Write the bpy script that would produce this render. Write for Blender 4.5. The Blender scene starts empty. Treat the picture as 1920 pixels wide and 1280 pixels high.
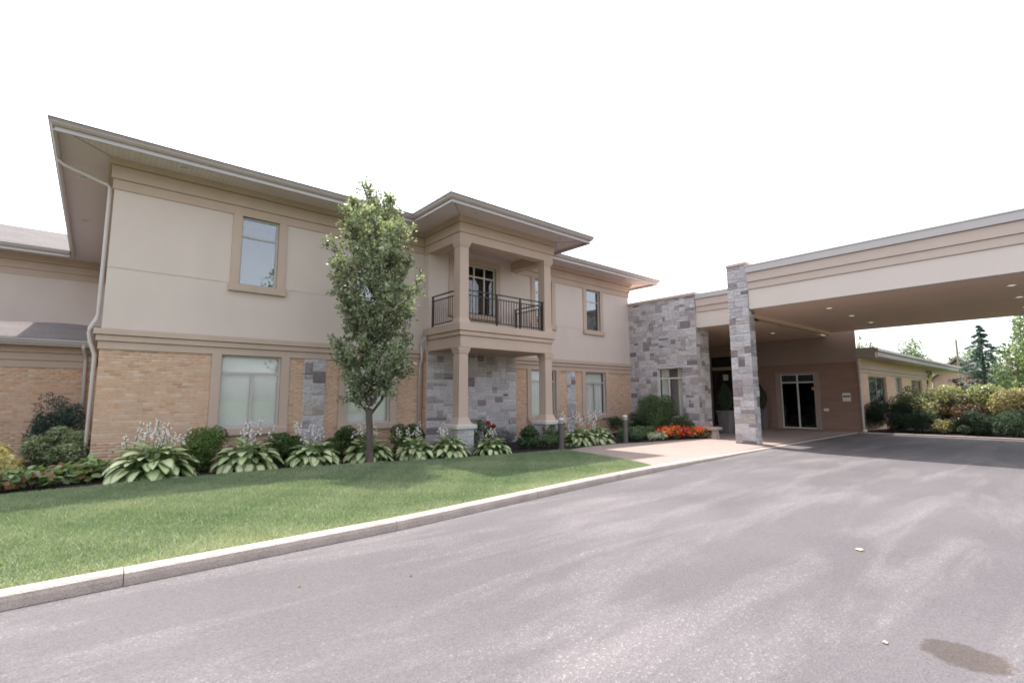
import bpy, math, random
import numpy as np
from mathutils import Matrix, Vector, Euler

# ------------------------------------------------------------------ camera, sky, sun, exposure
scene = bpy.context.scene
COL = scene.collection
R = math.radians

cam_data = bpy.data.cameras.new('camera')
cam = bpy.data.objects.new('camera', cam_data)
COL.objects.link(cam)
cam_data.sensor_fit = 'HORIZONTAL'
cam_data.sensor_width = 36.0
cam_data.lens = 911.85 / 1920 * 36.0
cam_data.clip_start = 0.05
cam_data.clip_end = 3000
_yaw, _pit, _rol = R(40.4616), R(6.6347), R(-0.2349)
_fw = Vector((math.sin(_yaw) * math.cos(_pit), math.cos(_yaw) * math.cos(_pit), math.sin(_pit)))
_r = Vector((math.cos(_yaw), -math.sin(_yaw), 0))
_u = _r.cross(_fw)
_r2 = _r * math.cos(_rol) + _u * math.sin(_rol)
_u2 = _u * math.cos(_rol) - _r * math.sin(_rol)
_m = Matrix((_r2, _u2, -_fw)).transposed().to_4x4()
_m.translation = Vector((0, 0, 1.7))
cam.matrix_world = _m
scene.camera = cam

SUN_DIR = Vector((0.125, 0.43, 1.0)).normalized()          # towards the sun
world = bpy.data.worlds.new('World')
scene.world = world
world.use_nodes = True
_nt = world.node_tree
_nt.nodes.clear()
_out = _nt.nodes.new('ShaderNodeOutputWorld')
_bg = _nt.nodes.new('ShaderNodeBackground')
_sky = _nt.nodes.new('ShaderNodeTexSky')
_sky.sky_type = 'NISHITA'
_sky.sun_disc = False
_sky.sun_elevation = math.asin(SUN_DIR.z)
_sky.sun_rotation = math.atan2(SUN_DIR.x, SUN_DIR.y)
_sky.altitude = 100
_sky.air_density = 1.0
_sky.dust_density = 2.5
_sky.ozone_density = 1.0
# thin summer haze: a large part of the blue is washed out, a few faint clouds
_hs = _nt.nodes.new('ShaderNodeHueSaturation')
_hs.inputs['Saturation'].default_value = 0.34
_tc = _nt.nodes.new('ShaderNodeTexCoord')
_mp = _nt.nodes.new('ShaderNodeMapping')
_mp.inputs['Scale'].default_value = (3.0, 3.0, 7.0)
_nz = _nt.nodes.new('ShaderNodeTexNoise')
_nz.inputs['Scale'].default_value = 2.0
_nz.inputs['Detail'].default_value = 6.0
_rp = _nt.nodes.new('ShaderNodeValToRGB')
_rp.color_ramp.elements[0].position = 0.55
_rp.color_ramp.elements[1].position = 0.78
_mx = _nt.nodes.new('ShaderNodeMix')
_mx.data_type = 'RGBA'
_mx.blend_type = 'SCREEN'
_sc = _nt.nodes.new('ShaderNodeMath')
_sc.operation = 'MULTIPLY'
_sc.inputs[1].default_value = 0.35
_nt.links.new(_sky.outputs[0], _hs.inputs['Color'])
_nt.links.new(_tc.outputs['Generated'], _mp.inputs[0])
_nt.links.new(_mp.outputs[0], _nz.inputs['Vector'])
_nt.links.new(_nz.outputs['Fac'], _rp.inputs[0])
_nt.links.new(_rp.outputs[0], _sc.inputs[0])
_add = _nt.nodes.new('ShaderNodeMix')
_add.data_type = 'RGBA'
_add.blend_type = 'ADD'
_add.inputs['B'].default_value = (6, 6, 6.2, 1)
_nt.links.new(_sc.outputs[0], _add.inputs['Factor'])
_nt.links.new(_hs.outputs[0], _add.inputs['A'])
_nt.links.new(_add.outputs['Result'], _bg.inputs['Color'])
_bg.inputs['Strength'].default_value = 0.15
_nt.links.new(_bg.outputs[0], _out.inputs['Surface'])

sun_data = bpy.data.lights.new('sun', 'SUN')
sun_data.energy = 2.4
sun_data.angle = R(0.8)
sun_data.color = (1.0, 0.955, 0.91)
sun = bpy.data.objects.new('sun', sun_data)
COL.objects.link(sun)
sun.rotation_euler = SUN_DIR.to_track_quat('Z', 'Y').to_euler()
sun.location = (0, 0, 40)

scene.view_settings.view_transform = 'Standard'
scene.view_settings.look = 'None'
scene.view_settings.gamma = 1.0
scene.view_settings.use_curve_mapping = False
scene.view_settings.exposure = 1.62
scene.cycles.use_denoising = True
scene.cycles.max_bounces = 8
scene.cycles.diffuse_bounces = 5
scene.cycles.glossy_bounces = 3
scene.cycles.transparent_max_bounces = 12
scene.cycles.caustics_reflective = False
scene.cycles.caustics_refractive = False
scene.cycles.filter_width = 1.7

rng = random.Random(7)
nrng = np.random.default_rng(7)

# ------------------------------------------------------------------ materials
MATS = {}


def _new(name):
    m = bpy.data.materials.new(name)
    m.use_nodes = True
    nt = m.node_tree
    b = nt.nodes['Principled BSDF']
    MATS[name] = m
    return m, nt, b


def N(nt, t, **kw):
    n = nt.nodes.new(t)
    for k, v in kw.items():
        if hasattr(n, k):
            setattr(n, k, v)
        else:
            n.inputs[k].default_value = v
    return n


def obj_coords(nt, scale=(1, 1, 1)):
    g = N(nt, 'ShaderNodeNewGeometry')
    mp = N(nt, 'ShaderNodeMapping')
    mp.inputs['Scale'].default_value = scale
    nt.links.new(g.outputs['Position'], mp.inputs['Vector'])
    return mp.outputs[0]


def plain(name, col, rough=0.8, var=0.12, scale=3.0, bump=0.0, bscale=120.0, fine=0.0, spec=0.3, metal=0.0,
          stretch=(1, 1, 1), src=None):
    """procedural surface: colour with slow mottling and fine grain, optional bump"""
    m, nt, b = _new(name)
    co = obj_coords(nt, stretch)
    n1 = N(nt, 'ShaderNodeTexNoise', Scale=scale, Detail=5.0, Roughness=0.6)
    nt.links.new(co, n1.inputs['Vector'])
    mr = N(nt, 'ShaderNodeMapRange')
    mr.inputs['From Min'].default_value = 0.25
    mr.inputs['From Max'].default_value = 0.75
    mr.inputs['To Min'].default_value = 1 - var
    mr.inputs['To Max'].default_value = 1 + var
    nt.links.new(n1.outputs['Fac'], mr.inputs['Value'])
    val = mr.outputs[0]
    if fine > 0:
        n2 = N(nt, 'ShaderNodeTexNoise', Scale=bscale, Detail=3.0)
        nt.links.new(co, n2.inputs['Vector'])
        m2 = N(nt, 'ShaderNodeMapRange')
        m2.inputs['From Min'].default_value = 0.3
        m2.inputs['From Max'].default_value = 0.7
        m2.inputs['To Min'].default_value = 1 - fine
        m2.inputs['To Max'].default_value = 1 + fine
        nt.links.new(n2.outputs['Fac'], m2.inputs['Value'])
        mu = N(nt, 'ShaderNodeMath', operation='MULTIPLY')
        nt.links.new(val, mu.inputs[0])
        nt.links.new(m2.outputs[0], mu.inputs[1])
        val = mu.outputs[0]
    mix = N(nt, 'ShaderNodeVectorMath', operation='SCALE')
    if src == 'object':
        oi = N(nt, 'ShaderNodeObjectInfo')
        nt.links.new(oi.outputs['Color'], mix.inputs[0])
    elif src:
        at = N(nt, 'ShaderNodeAttribute', attribute_name=src)
        nt.links.new(at.outputs['Color'], mix.inputs[0])
    else:
        mix.inputs[0].default_value = col
    nt.links.new(val, mix.inputs['Scale'])
    nt.links.new(mix.outputs[0], b.inputs['Base Color'])
    b.inputs['Roughness'].default_value = rough
    b.inputs['Specular IOR Level'].default_value = spec
    b.inputs['Metallic'].default_value = metal
    if bump > 0:
        n3 = N(nt, 'ShaderNodeTexNoise', Scale=bscale, Detail=4.0)
        nt.links.new(co, n3.inputs['Vector'])
        bp = N(nt, 'ShaderNodeBump', Strength=bump, Distance=0.02)
        nt.links.new(n3.outputs['Fac'], bp.inputs['Height'])
        nt.links.new(bp.outputs[0], b.inputs['Normal'])
    return m


def leafmat(name, rough=0.5, trans=0.35, spec=0.35):
    """foliage: colour from the mesh attribute 'col', some light passing through"""
    m, nt, b = _new(name)
    at = N(nt, 'ShaderNodeAttribute', attribute_name='col')
    nt.links.new(at.outputs['Color'], b.inputs['Base Color'])
    b.inputs['Roughness'].default_value = rough
    b.inputs['Specular IOR Level'].default_value = spec
    tr = N(nt, 'ShaderNodeBsdfTranslucent')
    sc_ = N(nt, 'ShaderNodeVectorMath', operation='MULTIPLY')
    sc_.inputs[1].default_value = (1.15, 1.2, 0.6)
    nt.links.new(at.outputs['Color'], sc_.inputs[0])
    nt.links.new(sc_.outputs[0], tr.inputs['Color'])
    mx = N(nt, 'ShaderNodeMixShader')
    mx.inputs[0].default_value = trans
    nt.links.new(b.outputs[0], mx.inputs[1])
    nt.links.new(tr.outputs[0], mx.inputs[2])
    nt.links.new(mx.outputs[0], nt.nodes['Material Output'].inputs['Surface'])
    return m


def glassmat(name, ior=1.5, tint=(0.9, 0.92, 0.92)):
    m, nt, b = _new(name)
    nt.nodes.remove(b)
    fr = N(nt, 'ShaderNodeFresnel')
    geo = N(nt, 'ShaderNodeNewGeometry')
    io = N(nt, 'ShaderNodeMapRange')
    io.inputs['To Min'].default_value = ior
    io.inputs['To Max'].default_value = 1 / ior
    nt.links.new(geo.outputs['Backfacing'], io.inputs['Value'])
    nt.links.new(io.outputs[0], fr.inputs['IOR'])
    gl = N(nt, 'ShaderNodeBsdfGlossy', Roughness=0.015)
    gl.inputs['Color'].default_value = (0.92, 0.94, 0.97, 1)
    co = obj_coords(nt)
    n = N(nt, 'ShaderNodeTexNoise', Scale=1.3, Detail=1.0)
    nt.links.new(co, n.inputs['Vector'])
    bp = N(nt, 'ShaderNodeBump', Strength=0.05, Distance=0.02)
    nt.links.new(n.outputs['Fac'], bp.inputs['Height'])
    nt.links.new(bp.outputs[0], gl.inputs['Normal'])
    tp = N(nt, 'ShaderNodeBsdfTransparent')
    tp.inputs['Color'].default_value = (*tint, 1)
    mx = N(nt, 'ShaderNodeMixShader')
    nt.links.new(fr.outputs[0], mx.inputs[0])
    nt.links.new(tp.outputs[0], mx.inputs[1])
    nt.links.new(gl.outputs[0], mx.inputs[2])
    nt.links.new(mx.outputs[0], nt.nodes['Material Output'].inputs['Surface'])
    return m


def soffitmat(name, col, axis, pitch=0.1):
    """ribbed aluminium soffit: fine grooves across the eave"""
    m, nt, b = _new(name)
    g = N(nt, 'ShaderNodeNewGeometry')
    sp = N(nt, 'ShaderNodeSeparateXYZ')
    nt.links.new(g.outputs['Position'], sp.inputs[0])
    mu = N(nt, 'ShaderNodeMath', operation='MULTIPLY')
    mu.inputs[1].default_value = 1 / pitch
    nt.links.new(sp.outputs[axis], mu.inputs[0])
    fr = N(nt, 'ShaderNodeMath', operation='FRACT')
    nt.links.new(mu.outputs[0], fr.inputs[0])
    rp = N(nt, 'ShaderNodeValToRGB')
    e = rp.color_ramp.elements
    e[0].position = 0.0
    e[0].color = (0, 0, 0, 1)
    e[1].position = 0.16
    e[1].color = (1, 1, 1, 1)
    nt.links.new(fr.outputs[0], rp.inputs[0])
    bp = N(nt, 'ShaderNodeBump', Strength=0.6, Distance=0.01)
    nt.links.new(rp.outputs[0], bp.inputs['Height'])
    nt.links.new(bp.outputs[0], b.inputs['Normal'])
    mx = N(nt, 'ShaderNodeMix', data_type='RGBA')
    mx.inputs['A'].default_value = (*[c * 0.72 for c in col], 1)
    mx.inputs['B'].default_value = (*col, 1)
    nt.links.new(rp.outputs[0], mx.inputs['Factor'])
    nt.links.new(mx.outputs['Result'], b.inputs['Base Color'])
    b.inputs['Roughness'].default_value = 0.6
    return m


STUCCO = (0.615, 0.52, 0.472)
TAN = (0.50, 0.382, 0.315)
plain('stucco', STUCCO, 0.9, 0.05, 1.1, 0.35, 110, 0.035, stretch=(1, 1, 0.45))
plain('tan_trim', TAN, 0.85, 0.06, 1.3, 0.2, 120, 0.03, stretch=(1, 1, 0.5))
plain('canopy_stucco', (0.63, 0.55, 0.50), 0.9, 0.03, 0.7, 0.2, 90, 0.02)
plain('canopy_trim', (0.52, 0.42, 0.37), 0.85, 0.04, 1.2, 0.1, 150, 0.02)
plain('ceiling_paint', (0.78, 0.585, 0.465), 0.85, 0.04, 0.8, 0.0)
plain('mortar', (0.60, 0.475, 0.39), 0.95, 0.1, 6, 0.3, 200, 0.1)
plain('stone_mortar', (0.60, 0.56, 0.55), 0.95, 0.1, 6, 0.3, 160, 0.1)
plain('brick', (0, 0, 0), 0.9, 0.14, 9, 0.35, 160, 0.1, src='object')
plain('brick_mass', (0, 0, 0), 0.9, 0.14, 9, 0.35, 160, 0.1, src='col')
plain('stone', (0, 0, 0), 0.9, 0.26, 9, 1.0, 26, 0.20, src='object', stretch=(1, 1, 2.6))
plain('cap_stone', (0.55, 0.53, 0.50), 0.85, 0.08, 6, 0.4, 60, 0.08)
plain('gutter_metal', (0.36, 0.30, 0.275), 0.45, 0.05, 2, 0, spec=0.4)
plain('fascia_metal', (0.46, 0.42, 0.415), 0.4, 0.04, 2, 0, spec=0.45)
plain('spout_metal', (0.52, 0.465, 0.45), 0.45, 0.06, 3, 0, spec=0.4)
soffitmat('soffit_x', (0.65, 0.565, 0.57), 'X')
soffitmat('soffit_y', (0.65, 0.565, 0.57), 'Y')
plain('light_trim', (0.75, 0.73, 0.70), 0.4, 0.02, 2)
plain('window_frame', (0.47, 0.43, 0.42), 0.45, 0.04, 3, spec=0.4)
plain('white_frame', (0.62, 0.58, 0.54), 0.45, 0.04, 3, spec=0.4)
plain('blind', (0.80, 0.79, 0.74), 0.6, 0.04, 3)
plain('curtain', (0.74, 0.72, 0.64), 0.9, 0.06, 3)
plain('interior', (0.16, 0.145, 0.135), 0.9, 0.1, 2)
plain('dark_interior', (0.03, 0.03, 0.032), 0.9, 0.1, 2)
glassmat('glass', 1.62, (0.95, 0.96, 0.96))
glassmat('upper_glass', 2.2)
glassmat('door_glass', 1.9, (0.55, 0.57, 0.59))
plain('rail_metal', (0.035, 0.022, 0.018), 0.45, 0.1, 8, spec=0.4)
plain('shingle', (0.135, 0.118, 0.115), 0.95, 0.22, 1.4, 0.8, 26, 0.3, stretch=(0.6, 1, 3))
plain('concrete', (0.30, 0.237, 0.208), 0.9, 0.07, 1.1, 0.25, 90, 0.06)
plain('kerb_concrete', (0.42, 0.35, 0.31), 0.9, 0.20, 3.2, 0.6, 60, 0.16)
plain('edging', (0.20, 0.19, 0.19), 0.6, 0.1, 5)
plain('mulch', (0.028, 0.021, 0.019), 0.95, 0.35, 14, 1.0, 45, 0.45)
plain('soil', (0.06, 0.05, 0.035), 0.95, 0.25, 2, 0.6, 30, 0.2)
plain('far_grass', (0.10, 0.14, 0.045), 0.95, 0.25, 0.4, 0.5, 40, 0.2)
plain('bark', (0.115, 0.09, 0.08), 0.9, 0.25, 9, 0.9, 60, 0.2, stretch=(2, 2, 0.5))
plain('dark_stem', (0.06, 0.045, 0.03), 0.9, 0.2, 8)
plain('bollard_paint', (0.105, 0.09, 0.085), 0.55, 0.1, 5, spec=0.4)
plain('bollard_lens', (0.55, 0.53, 0.50), 0.3, 0.05, 5, spec=0.5)
plain('bench_stone', (0.46, 0.385, 0.33), 0.9, 0.12, 5, 0.5, 60, 0.1)
plain('planter', (0.16, 0.145, 0.145), 0.6, 0.1, 4, spec=0.4)
plain('paper', (0.78, 0.77, 0.74), 0.7, 0.03, 5)
plain('red_print', (0.32, 0.05, 0.05), 0.7, 0.03, 5)
plain('amber', (0.72, 0.30, 0.05), 0.5, 0.03, 5)
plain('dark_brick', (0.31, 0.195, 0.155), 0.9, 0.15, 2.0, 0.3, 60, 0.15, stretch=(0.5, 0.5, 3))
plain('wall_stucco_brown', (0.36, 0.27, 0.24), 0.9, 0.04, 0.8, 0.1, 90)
plain('house_brick', (0.42, 0.27, 0.23), 0.9, 0.1, 2, 0.2, 30, 0.1)
plain('house_roof', (0.22, 0.185, 0.185), 0.95, 0.1, 2, 0.3, 20, 0.1)
plain('white_paint', (0.78, 0.76, 0.74), 0.6, 0.03, 2)
plain('wood_pole', (0.26, 0.21, 0.17), 0.9, 0.15, 5)
plain('dry_leaf', (0.36, 0.20, 0.10), 0.8, 0.1, 40)
plain('pale_stone', (0.46, 0.38, 0.29), 0.6, 0.1, 40)
leafmat('leaf', 0.42, 0.40, 0.45)
leafmat('needle', 0.7, 0.15, 0.2)
leafmat('petal', 0.7, 0.35, 0.2)
leafmat('grass', 0.6, 0.3, 0.25)


_m2, _nt2, _b2 = _new('lamp_glow')
_b2.inputs['Base Color'].default_value = (0.8, 0.78, 0.72, 1)
_b2.inputs['Emission Color'].default_value = (1.0, 0.88, 0.7, 1)
_b2.inputs['Emission Strength'].default_value = 0.22


def asphalt():
    m, nt, b = _new('asphalt')
    co = obj_coords(nt)
    # long pale scuffs that run with the traffic
    mp = N(nt, 'ShaderNodeMapping')
    mp.inputs['Rotation'].default_value = (0, 0, R(-9))
    mp.inputs['Scale'].default_value = (0.24, 1.25, 1)
    nt.links.new(co, mp.inputs[0])
    n1 = N(nt, 'ShaderNodeTexNoise', Scale=1.25, Detail=7.0, Roughness=0.62, Distortion=0.5)
    nt.links.new(mp.outputs[0], n1.inputs['Vector'])
    r1 = N(nt, 'ShaderNodeMapRange')
    for k, v in zip(('From Min', 'From Max', 'To Min', 'To Max'), (0.47, 0.71, 0.0, 1.0)):
        r1.inputs[k].default_value = v
    nt.links.new(n1.outputs['Fac'], r1.inputs['Value'])
    n2 = N(nt, 'ShaderNodeTexNoise', Scale=0.35, Detail=4.0)
    nt.links.new(co, n2.inputs['Vector'])
    r2 = N(nt, 'ShaderNodeMapRange')
    for k, v in zip(('From Min', 'From Max', 'To Min', 'To Max'), (0.3, 0.7, 0.84, 1.16)):
        r2.inputs[k].default_value = v
    nt.links.new(n2.outputs['Fac'], r2.inputs['Value'])
    # aggregate
    vo = N(nt, 'ShaderNodeTexVoronoi', Scale=78.0)
    nt.links.new(co, vo.inputs['Vector'])
    sv = N(nt, 'ShaderNodeSeparateColor')
    nt.links.new(vo.outputs['Color'], sv.inputs[0])
    r3 = N(nt, 'ShaderNodeMapRange')
    for k, v in zip(('From Min', 'From Max', 'To Min', 'To Max'), (0.0, 1.0, 0.84, 1.16)):
        r3.inputs[k].default_value = v
    nt.links.new(sv.outputs[0], r3.inputs['Value'])
    pw = N(nt, 'ShaderNodeMath', operation='GREATER_THAN')
    pw.inputs[1].default_value = 0.93
    nt.links.new(sv.outputs[1], pw.inputs[0])
    mul = N(nt, 'ShaderNodeMath', operation='MULTIPLY')
    nt.links.new(r2.outputs[0], mul.inputs[0])
    nt.links.new(r3.outputs[0], mul.inputs[1])
    base = N(nt, 'ShaderNodeMix', data_type='RGBA')
    base.inputs['A'].default_value = (0.102, 0.091, 0.095, 1)
    base.inputs['B'].default_value = (0.152, 0.136, 0.138, 1)
    nt.links.new(r1.outputs[0], base.inputs['Factor'])
    sc1 = N(nt, 'ShaderNodeVectorMath', operation='SCALE')
    nt.links.new(base.outputs['Result'], sc1.inputs[0])
    nt.links.new(mul.outputs[0], sc1.inputs['Scale'])
    # pale chips
    ch = N(nt, 'ShaderNodeMix', data_type='RGBA')
    ch.inputs['B'].default_value = (0.30, 0.268, 0.262, 1)
    cf = N(nt, 'ShaderNodeMath', operation='MULTIPLY')
    nt.links.new(pw.outputs[0], cf.inputs[0])
    cadd = N(nt, 'ShaderNodeMath', operation='MULTIPLY_ADD')
    cadd.inputs[1].default_value = 0.75
    cadd.inputs[2].default_value = 0.10
    nt.links.new(r1.outputs[0], cadd.inputs[0])
    nt.links.new(cadd.outputs[0], cf.inputs[1])
    nt.links.new(sc1.outputs[0], ch.inputs['A'])
    nt.links.new(cf.outputs[0], ch.inputs['Factor'])
    # one old spill
    mp2 = N(nt, 'ShaderNodeMapping', vector_type='POINT')
    mp2.inputs['Location'].default_value = (-4.49, -0.68, 0)
    nt.links.new(co, mp2.inputs[0])
    mp3 = N(nt, 'ShaderNodeMapping')
    mp3.inputs['Rotation'].default_value = (0, 0, R(35))
    mp3.inputs['Scale'].default_value = (1 / 0.21, 1 / 0.25, 0)
    nt.links.new(mp2.outputs[0], mp3.inputs[0])
    ln = N(nt, 'ShaderNodeVectorMath', operation='LENGTH')
    nt.links.new(mp3.outputs[0], ln.inputs[0])
    n5 = N(nt, 'ShaderNodeTexNoise', Scale=9.0, Detail=5.0)
    nt.links.new(co, n5.inputs['Vector'])
    ad = N(nt, 'ShaderNodeMath', operation='MULTIPLY_ADD')
    ad.inputs[1].default_value = 0.9
    nt.links.new(n5.outputs['Fac'], ad.inputs[0])
    nt.links.new(ln.outputs['Value'], ad.inputs[2])
    r5 = N(nt, 'ShaderNodeMapRange')
    for k, v in zip(('From Min', 'From Max', 'To Min', 'To Max'), (1.26, 1.48, 0.60, 1.0)):
        r5.inputs[k].default_value = v
    nt.links.new(ad.outputs[0], r5.inputs['Value'])
    fin = N(nt, 'ShaderNodeVectorMath', operation='SCALE')
    nt.links.new(ch.outputs['Result'], fin.inputs[0])
    nt.links.new(r5.outputs[0], fin.inputs['Scale'])
    r6 = N(nt, 'ShaderNodeMapRange')
    for k, v in zip(('From Min', 'From Max', 'To Min', 'To Max'), (1.26, 1.48, 0.9, 0.0)):
        r6.inputs[k].default_value = v
    nt.links.new(ad.outputs[0], r6.inputs['Value'])
    sp_ = N(nt, 'ShaderNodeMix', data_type='RGBA', blend_type='MULTIPLY')
    sp_.inputs['B'].default_value = (1.0, 0.86, 0.74, 1)
    nt.links.new(r6.outputs[0], sp_.inputs['Factor'])
    nt.links.new(fin.outputs[0], sp_.inputs['A'])
    nt.links.new(sp_.outputs['Result'], b.inputs['Base Color'])
    b.inputs['Roughness'].default_value = 0.72
    b.inputs['Specular IOR Level'].default_value = 0.35
    bp = N(nt, 'ShaderNodeBump', Strength=0.55, Distance=0.01)
    nt.links.new(vo.outputs['Distance'], bp.inputs['Height'])
    nt.links.new(bp.outputs[0], b.inputs['Normal'])


asphalt()


def hostamat():
    m, nt, b = _new('hosta_leaf')
    at = N(nt, 'ShaderNodeAttribute', attribute_name='edge')
    oi = N(nt, 'ShaderNodeObjectInfo')
    rp = N(nt, 'ShaderNodeMapRange')
    for k, v in zip(('From Min', 'From Max', 'To Min', 'To Max'), (0.52, 0.98, 0.0, 1.0)):
        rp.inputs[k].default_value = v
    nt.links.new(at.outputs['Fac'], rp.inputs['Value'])
    mx = N(nt, 'ShaderNodeMix', data_type='RGBA')
    mx.inputs['B'].default_value = (0.09, 0.15, 0.055, 1)
    nt.links.new(rp.outputs[0], mx.inputs['Factor'])
    nt.links.new(oi.outputs['Color'], mx.inputs['A'])
    nt.links.new(mx.outputs['Result'], b.inputs['Base Color'])
    b.inputs['Roughness'].default_value = 0.42
    b.inputs['Specular IOR Level'].default_value = 0.45
    tr = N(nt, 'ShaderNodeBsdfTranslucent')
    nt.links.new(mx.outputs['Result'], tr.inputs['Color'])
    ms = N(nt, 'ShaderNodeMixShader')
    ms.inputs[0].default_value = 0.25
    nt.links.new(b.outputs[0], ms.inputs[1])
    nt.links.new(tr.outputs[0], ms.inputs[2])
    nt.links.new(ms.outputs[0], nt.nodes['Material Output'].inputs['Surface'])


hostamat()


# ------------------------------------------------------------------ object helpers
def wloc(o):
    v = Vector((0, 0, 0))
    while o:
        v = v + o.location
        o = o.parent
    return v


def thing(name, label, cat, loc=(0, 0, 0), group=None, kind=None):
    o = bpy.data.objects.new(name, None)
    COL.objects.link(o)
    o.location = loc
    o.empty_display_size = 0.2
    o['label'] = label
    o['category'] = cat
    if group:
        o['group'] = group
    if kind:
        o['kind'] = kind
    return o


def tag(o, label, cat, group=None, kind=None):
    o['label'] = label
    o['category'] = cat
    if group:
        o['group'] = group
    if kind:
        o['kind'] = kind
    return o


def struct(o, label=None):
    o['kind'] = 'structure'
    if label:
        o['label'] = label
        o['category'] = o.name.split('.')[0].replace('_', ' ')
    return o


class MB:
    """collects shapes in world coordinates, builds ONE mesh object"""

    def __init__(s):
        s.v = []
        s.f = []

    def add(s, vs, fs):
        n = len(s.v)
        s.v.extend(vs)
        s.f.extend([tuple(i + n for i in f) for f in fs])
        return s

    def box(s, x0, x1, y0, y1, z0, z1):
        x0, x1 = min(x0, x1), max(x0, x1)
        y0, y1 = min(y0, y1), max(y0, y1)
        z0, z1 = min(z0, z1), max(z0, z1)
        return s.add([(x0, y0, z0), (x1, y0, z0), (x1, y1, z0), (x0, y1, z0),
                      (x0, y0, z1), (x1, y0, z1), (x1, y1, z1), (x0, y1, z1)],
                     [(0, 3, 2, 1), (4, 5, 6, 7), (0, 1, 5, 4), (1, 2, 6, 5), (2, 3, 7, 6), (3, 0, 4, 7)])

    def frustum(s, b, t):
        """b, t = (x0,x1,y0,y1,z): box with different bottom and top"""
        v = []
        for x0, x1, y0, y1, z in (b, t):
            v += [(x0, y0, z), (x1, y0, z), (x1, y1, z), (x0, y1, z)]
        return s.add(v, [(0, 3, 2, 1), (4, 5, 6, 7), (0, 1, 5, 4), (1, 2, 6, 5), (2, 3, 7, 6), (3, 0, 4, 7)])

    def quad(s, a, b, c, d):
        return s.add([a, b, c, d], [(0, 1, 2, 3)])

    def tri(s, a, b, c):
        return s.add([a, b, c], [(0, 1, 2)])

    def tube(s, pts, rad, n=8, cap=True):
        pts = [Vector(p) for p in pts]
        if not isinstance(rad, (list, tuple)):
            rad = [rad] * len(pts)
        vs, fs = [], []
        up = Vector((0.137, 0.291, 0.947))
        for i, p in enumerate(pts):
            a = pts[max(i - 1, 0)]
            c = pts[min(i + 1, len(pts) - 1)]
            t = (c - a).normalized()
            x = t.cross(up)
            if x.length < 0.05:
                x = t.cross(Vector((1, 0, 0)))
            x.normalize()
            y = t.cross(x)
            for k in range(n):
                th = 2 * math.pi * k / n
                vs.append(tuple(p + (x * math.cos(th) + y * math.sin(th)) * rad[i]))
        for i in range(len(pts) - 1):
            for k in range(n):
                a = i * n + k
                b_ = i * n + (k + 1) % n
                fs.append((a, b_, b_ + n, a + n))
        if cap:
            fs.append(tuple(range(n - 1, -1, -1)))
            m = (len(pts) - 1) * n
            fs.append(tuple(range(m, m + n)))
        return s.add(vs, fs)

    def lathe(s, prof, c, n=24):
        vs, fs = [], []
        for r_, z in prof:
            for k in range(n):
                th = 2 * math.pi * k / n
                vs.append((c[0] + r_ * math.cos(th), c[1] + r_ * math.sin(th), c[2] + z))
        for i in range(len(prof) - 1):
            for k in range(n):
                a = i * n + k
                b_ = i * n + (k + 1) % n
                fs.append((a, b_, b_ + n, a + n))
        fs.append(tuple(range(n - 1, -1, -1)))
        m = (len(prof) - 1) * n
        fs.append(tuple(range(m, m + n)))
        return s.add(vs, fs)

    def build(s, name, mat, parent=None, smooth=False, bevel=0.0):
        off = wloc(parent) if parent else Vector((0, 0, 0))
        me = bpy.data.meshes.new(name)
        me.from_pydata([(v[0] - off.x, v[1] - off.y, v[2] - off.z) for v in s.v], [], s.f)
        me.materials.append(MATS[mat])
        if smooth:
            me.polygons.foreach_set('use_smooth', [True] * len(me.polygons))
        me.update()
        o = bpy.data.objects.new(name, me)
        COL.objects.link(o)
        o.parent = parent
        if bevel:
            b = o.modifiers.new('bevel', 'BEVEL')
            b.width = bevel
            b.segments = 2
            b.limit_method = 'ANGLE'
        return o


def np_mesh(name, verts, faces, mat, parent=None, col=None, smooth=False):
    """big mesh from numpy arrays; faces (n,3) or (n,4); col per vertex (n,3)"""
    off = np.array(wloc(parent)) if parent else np.zeros(3)
    verts = np.asarray(verts, dtype=np.float32) - off.astype(np.float32)
    faces = np.asarray(faces, dtype=np.int32)
    k = faces.shape[1]
    me = bpy.data.meshes.new(name)
    me.vertices.add(len(verts))
    me.vertices.foreach_set('co', verts.ravel())
    me.loops.add(faces.size)
    me.loops.foreach_set('vertex_index', faces.ravel())
    me.polygons.add(len(faces))
    me.polygons.foreach_set('loop_start', np.arange(0, faces.size, k, dtype=np.int32))
    me.polygons.foreach_set('loop_total', np.full(len(faces), k, dtype=np.int32))
    if smooth:
        me.polygons.foreach_set('use_smooth', np.ones(len(faces), dtype=bool))
    if col is not None:
        a = me.color_attributes.new('col', 'FLOAT_COLOR', 'POINT')
        c4 = np.ones((len(verts), 4), dtype=np.float32)
        c4[:, :3] = col
        a.data.foreach_set('color', c4.ravel())
    me.materials.append(MATS[mat])
    me.update(calc_edges=True)
    o = bpy.data.objects.new(name, me)
    COL.objects.link(o)
    o.parent = parent
    return o


def inst(name, mesh, parent, loc, scale=(1, 1, 1), rot=None, color=None):
    """piece that shares mesh data; loc in world coordinates"""
    o = bpy.data.objects.new(name, mesh)
    COL.objects.link(o)
    o.parent = parent
    o.location = Vector(loc) - wloc(parent)
    o.scale = scale
    if rot is not None:
        o.rotation_euler = rot
    if color is not None:
        o.color = (*color, 1)
    return o


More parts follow.
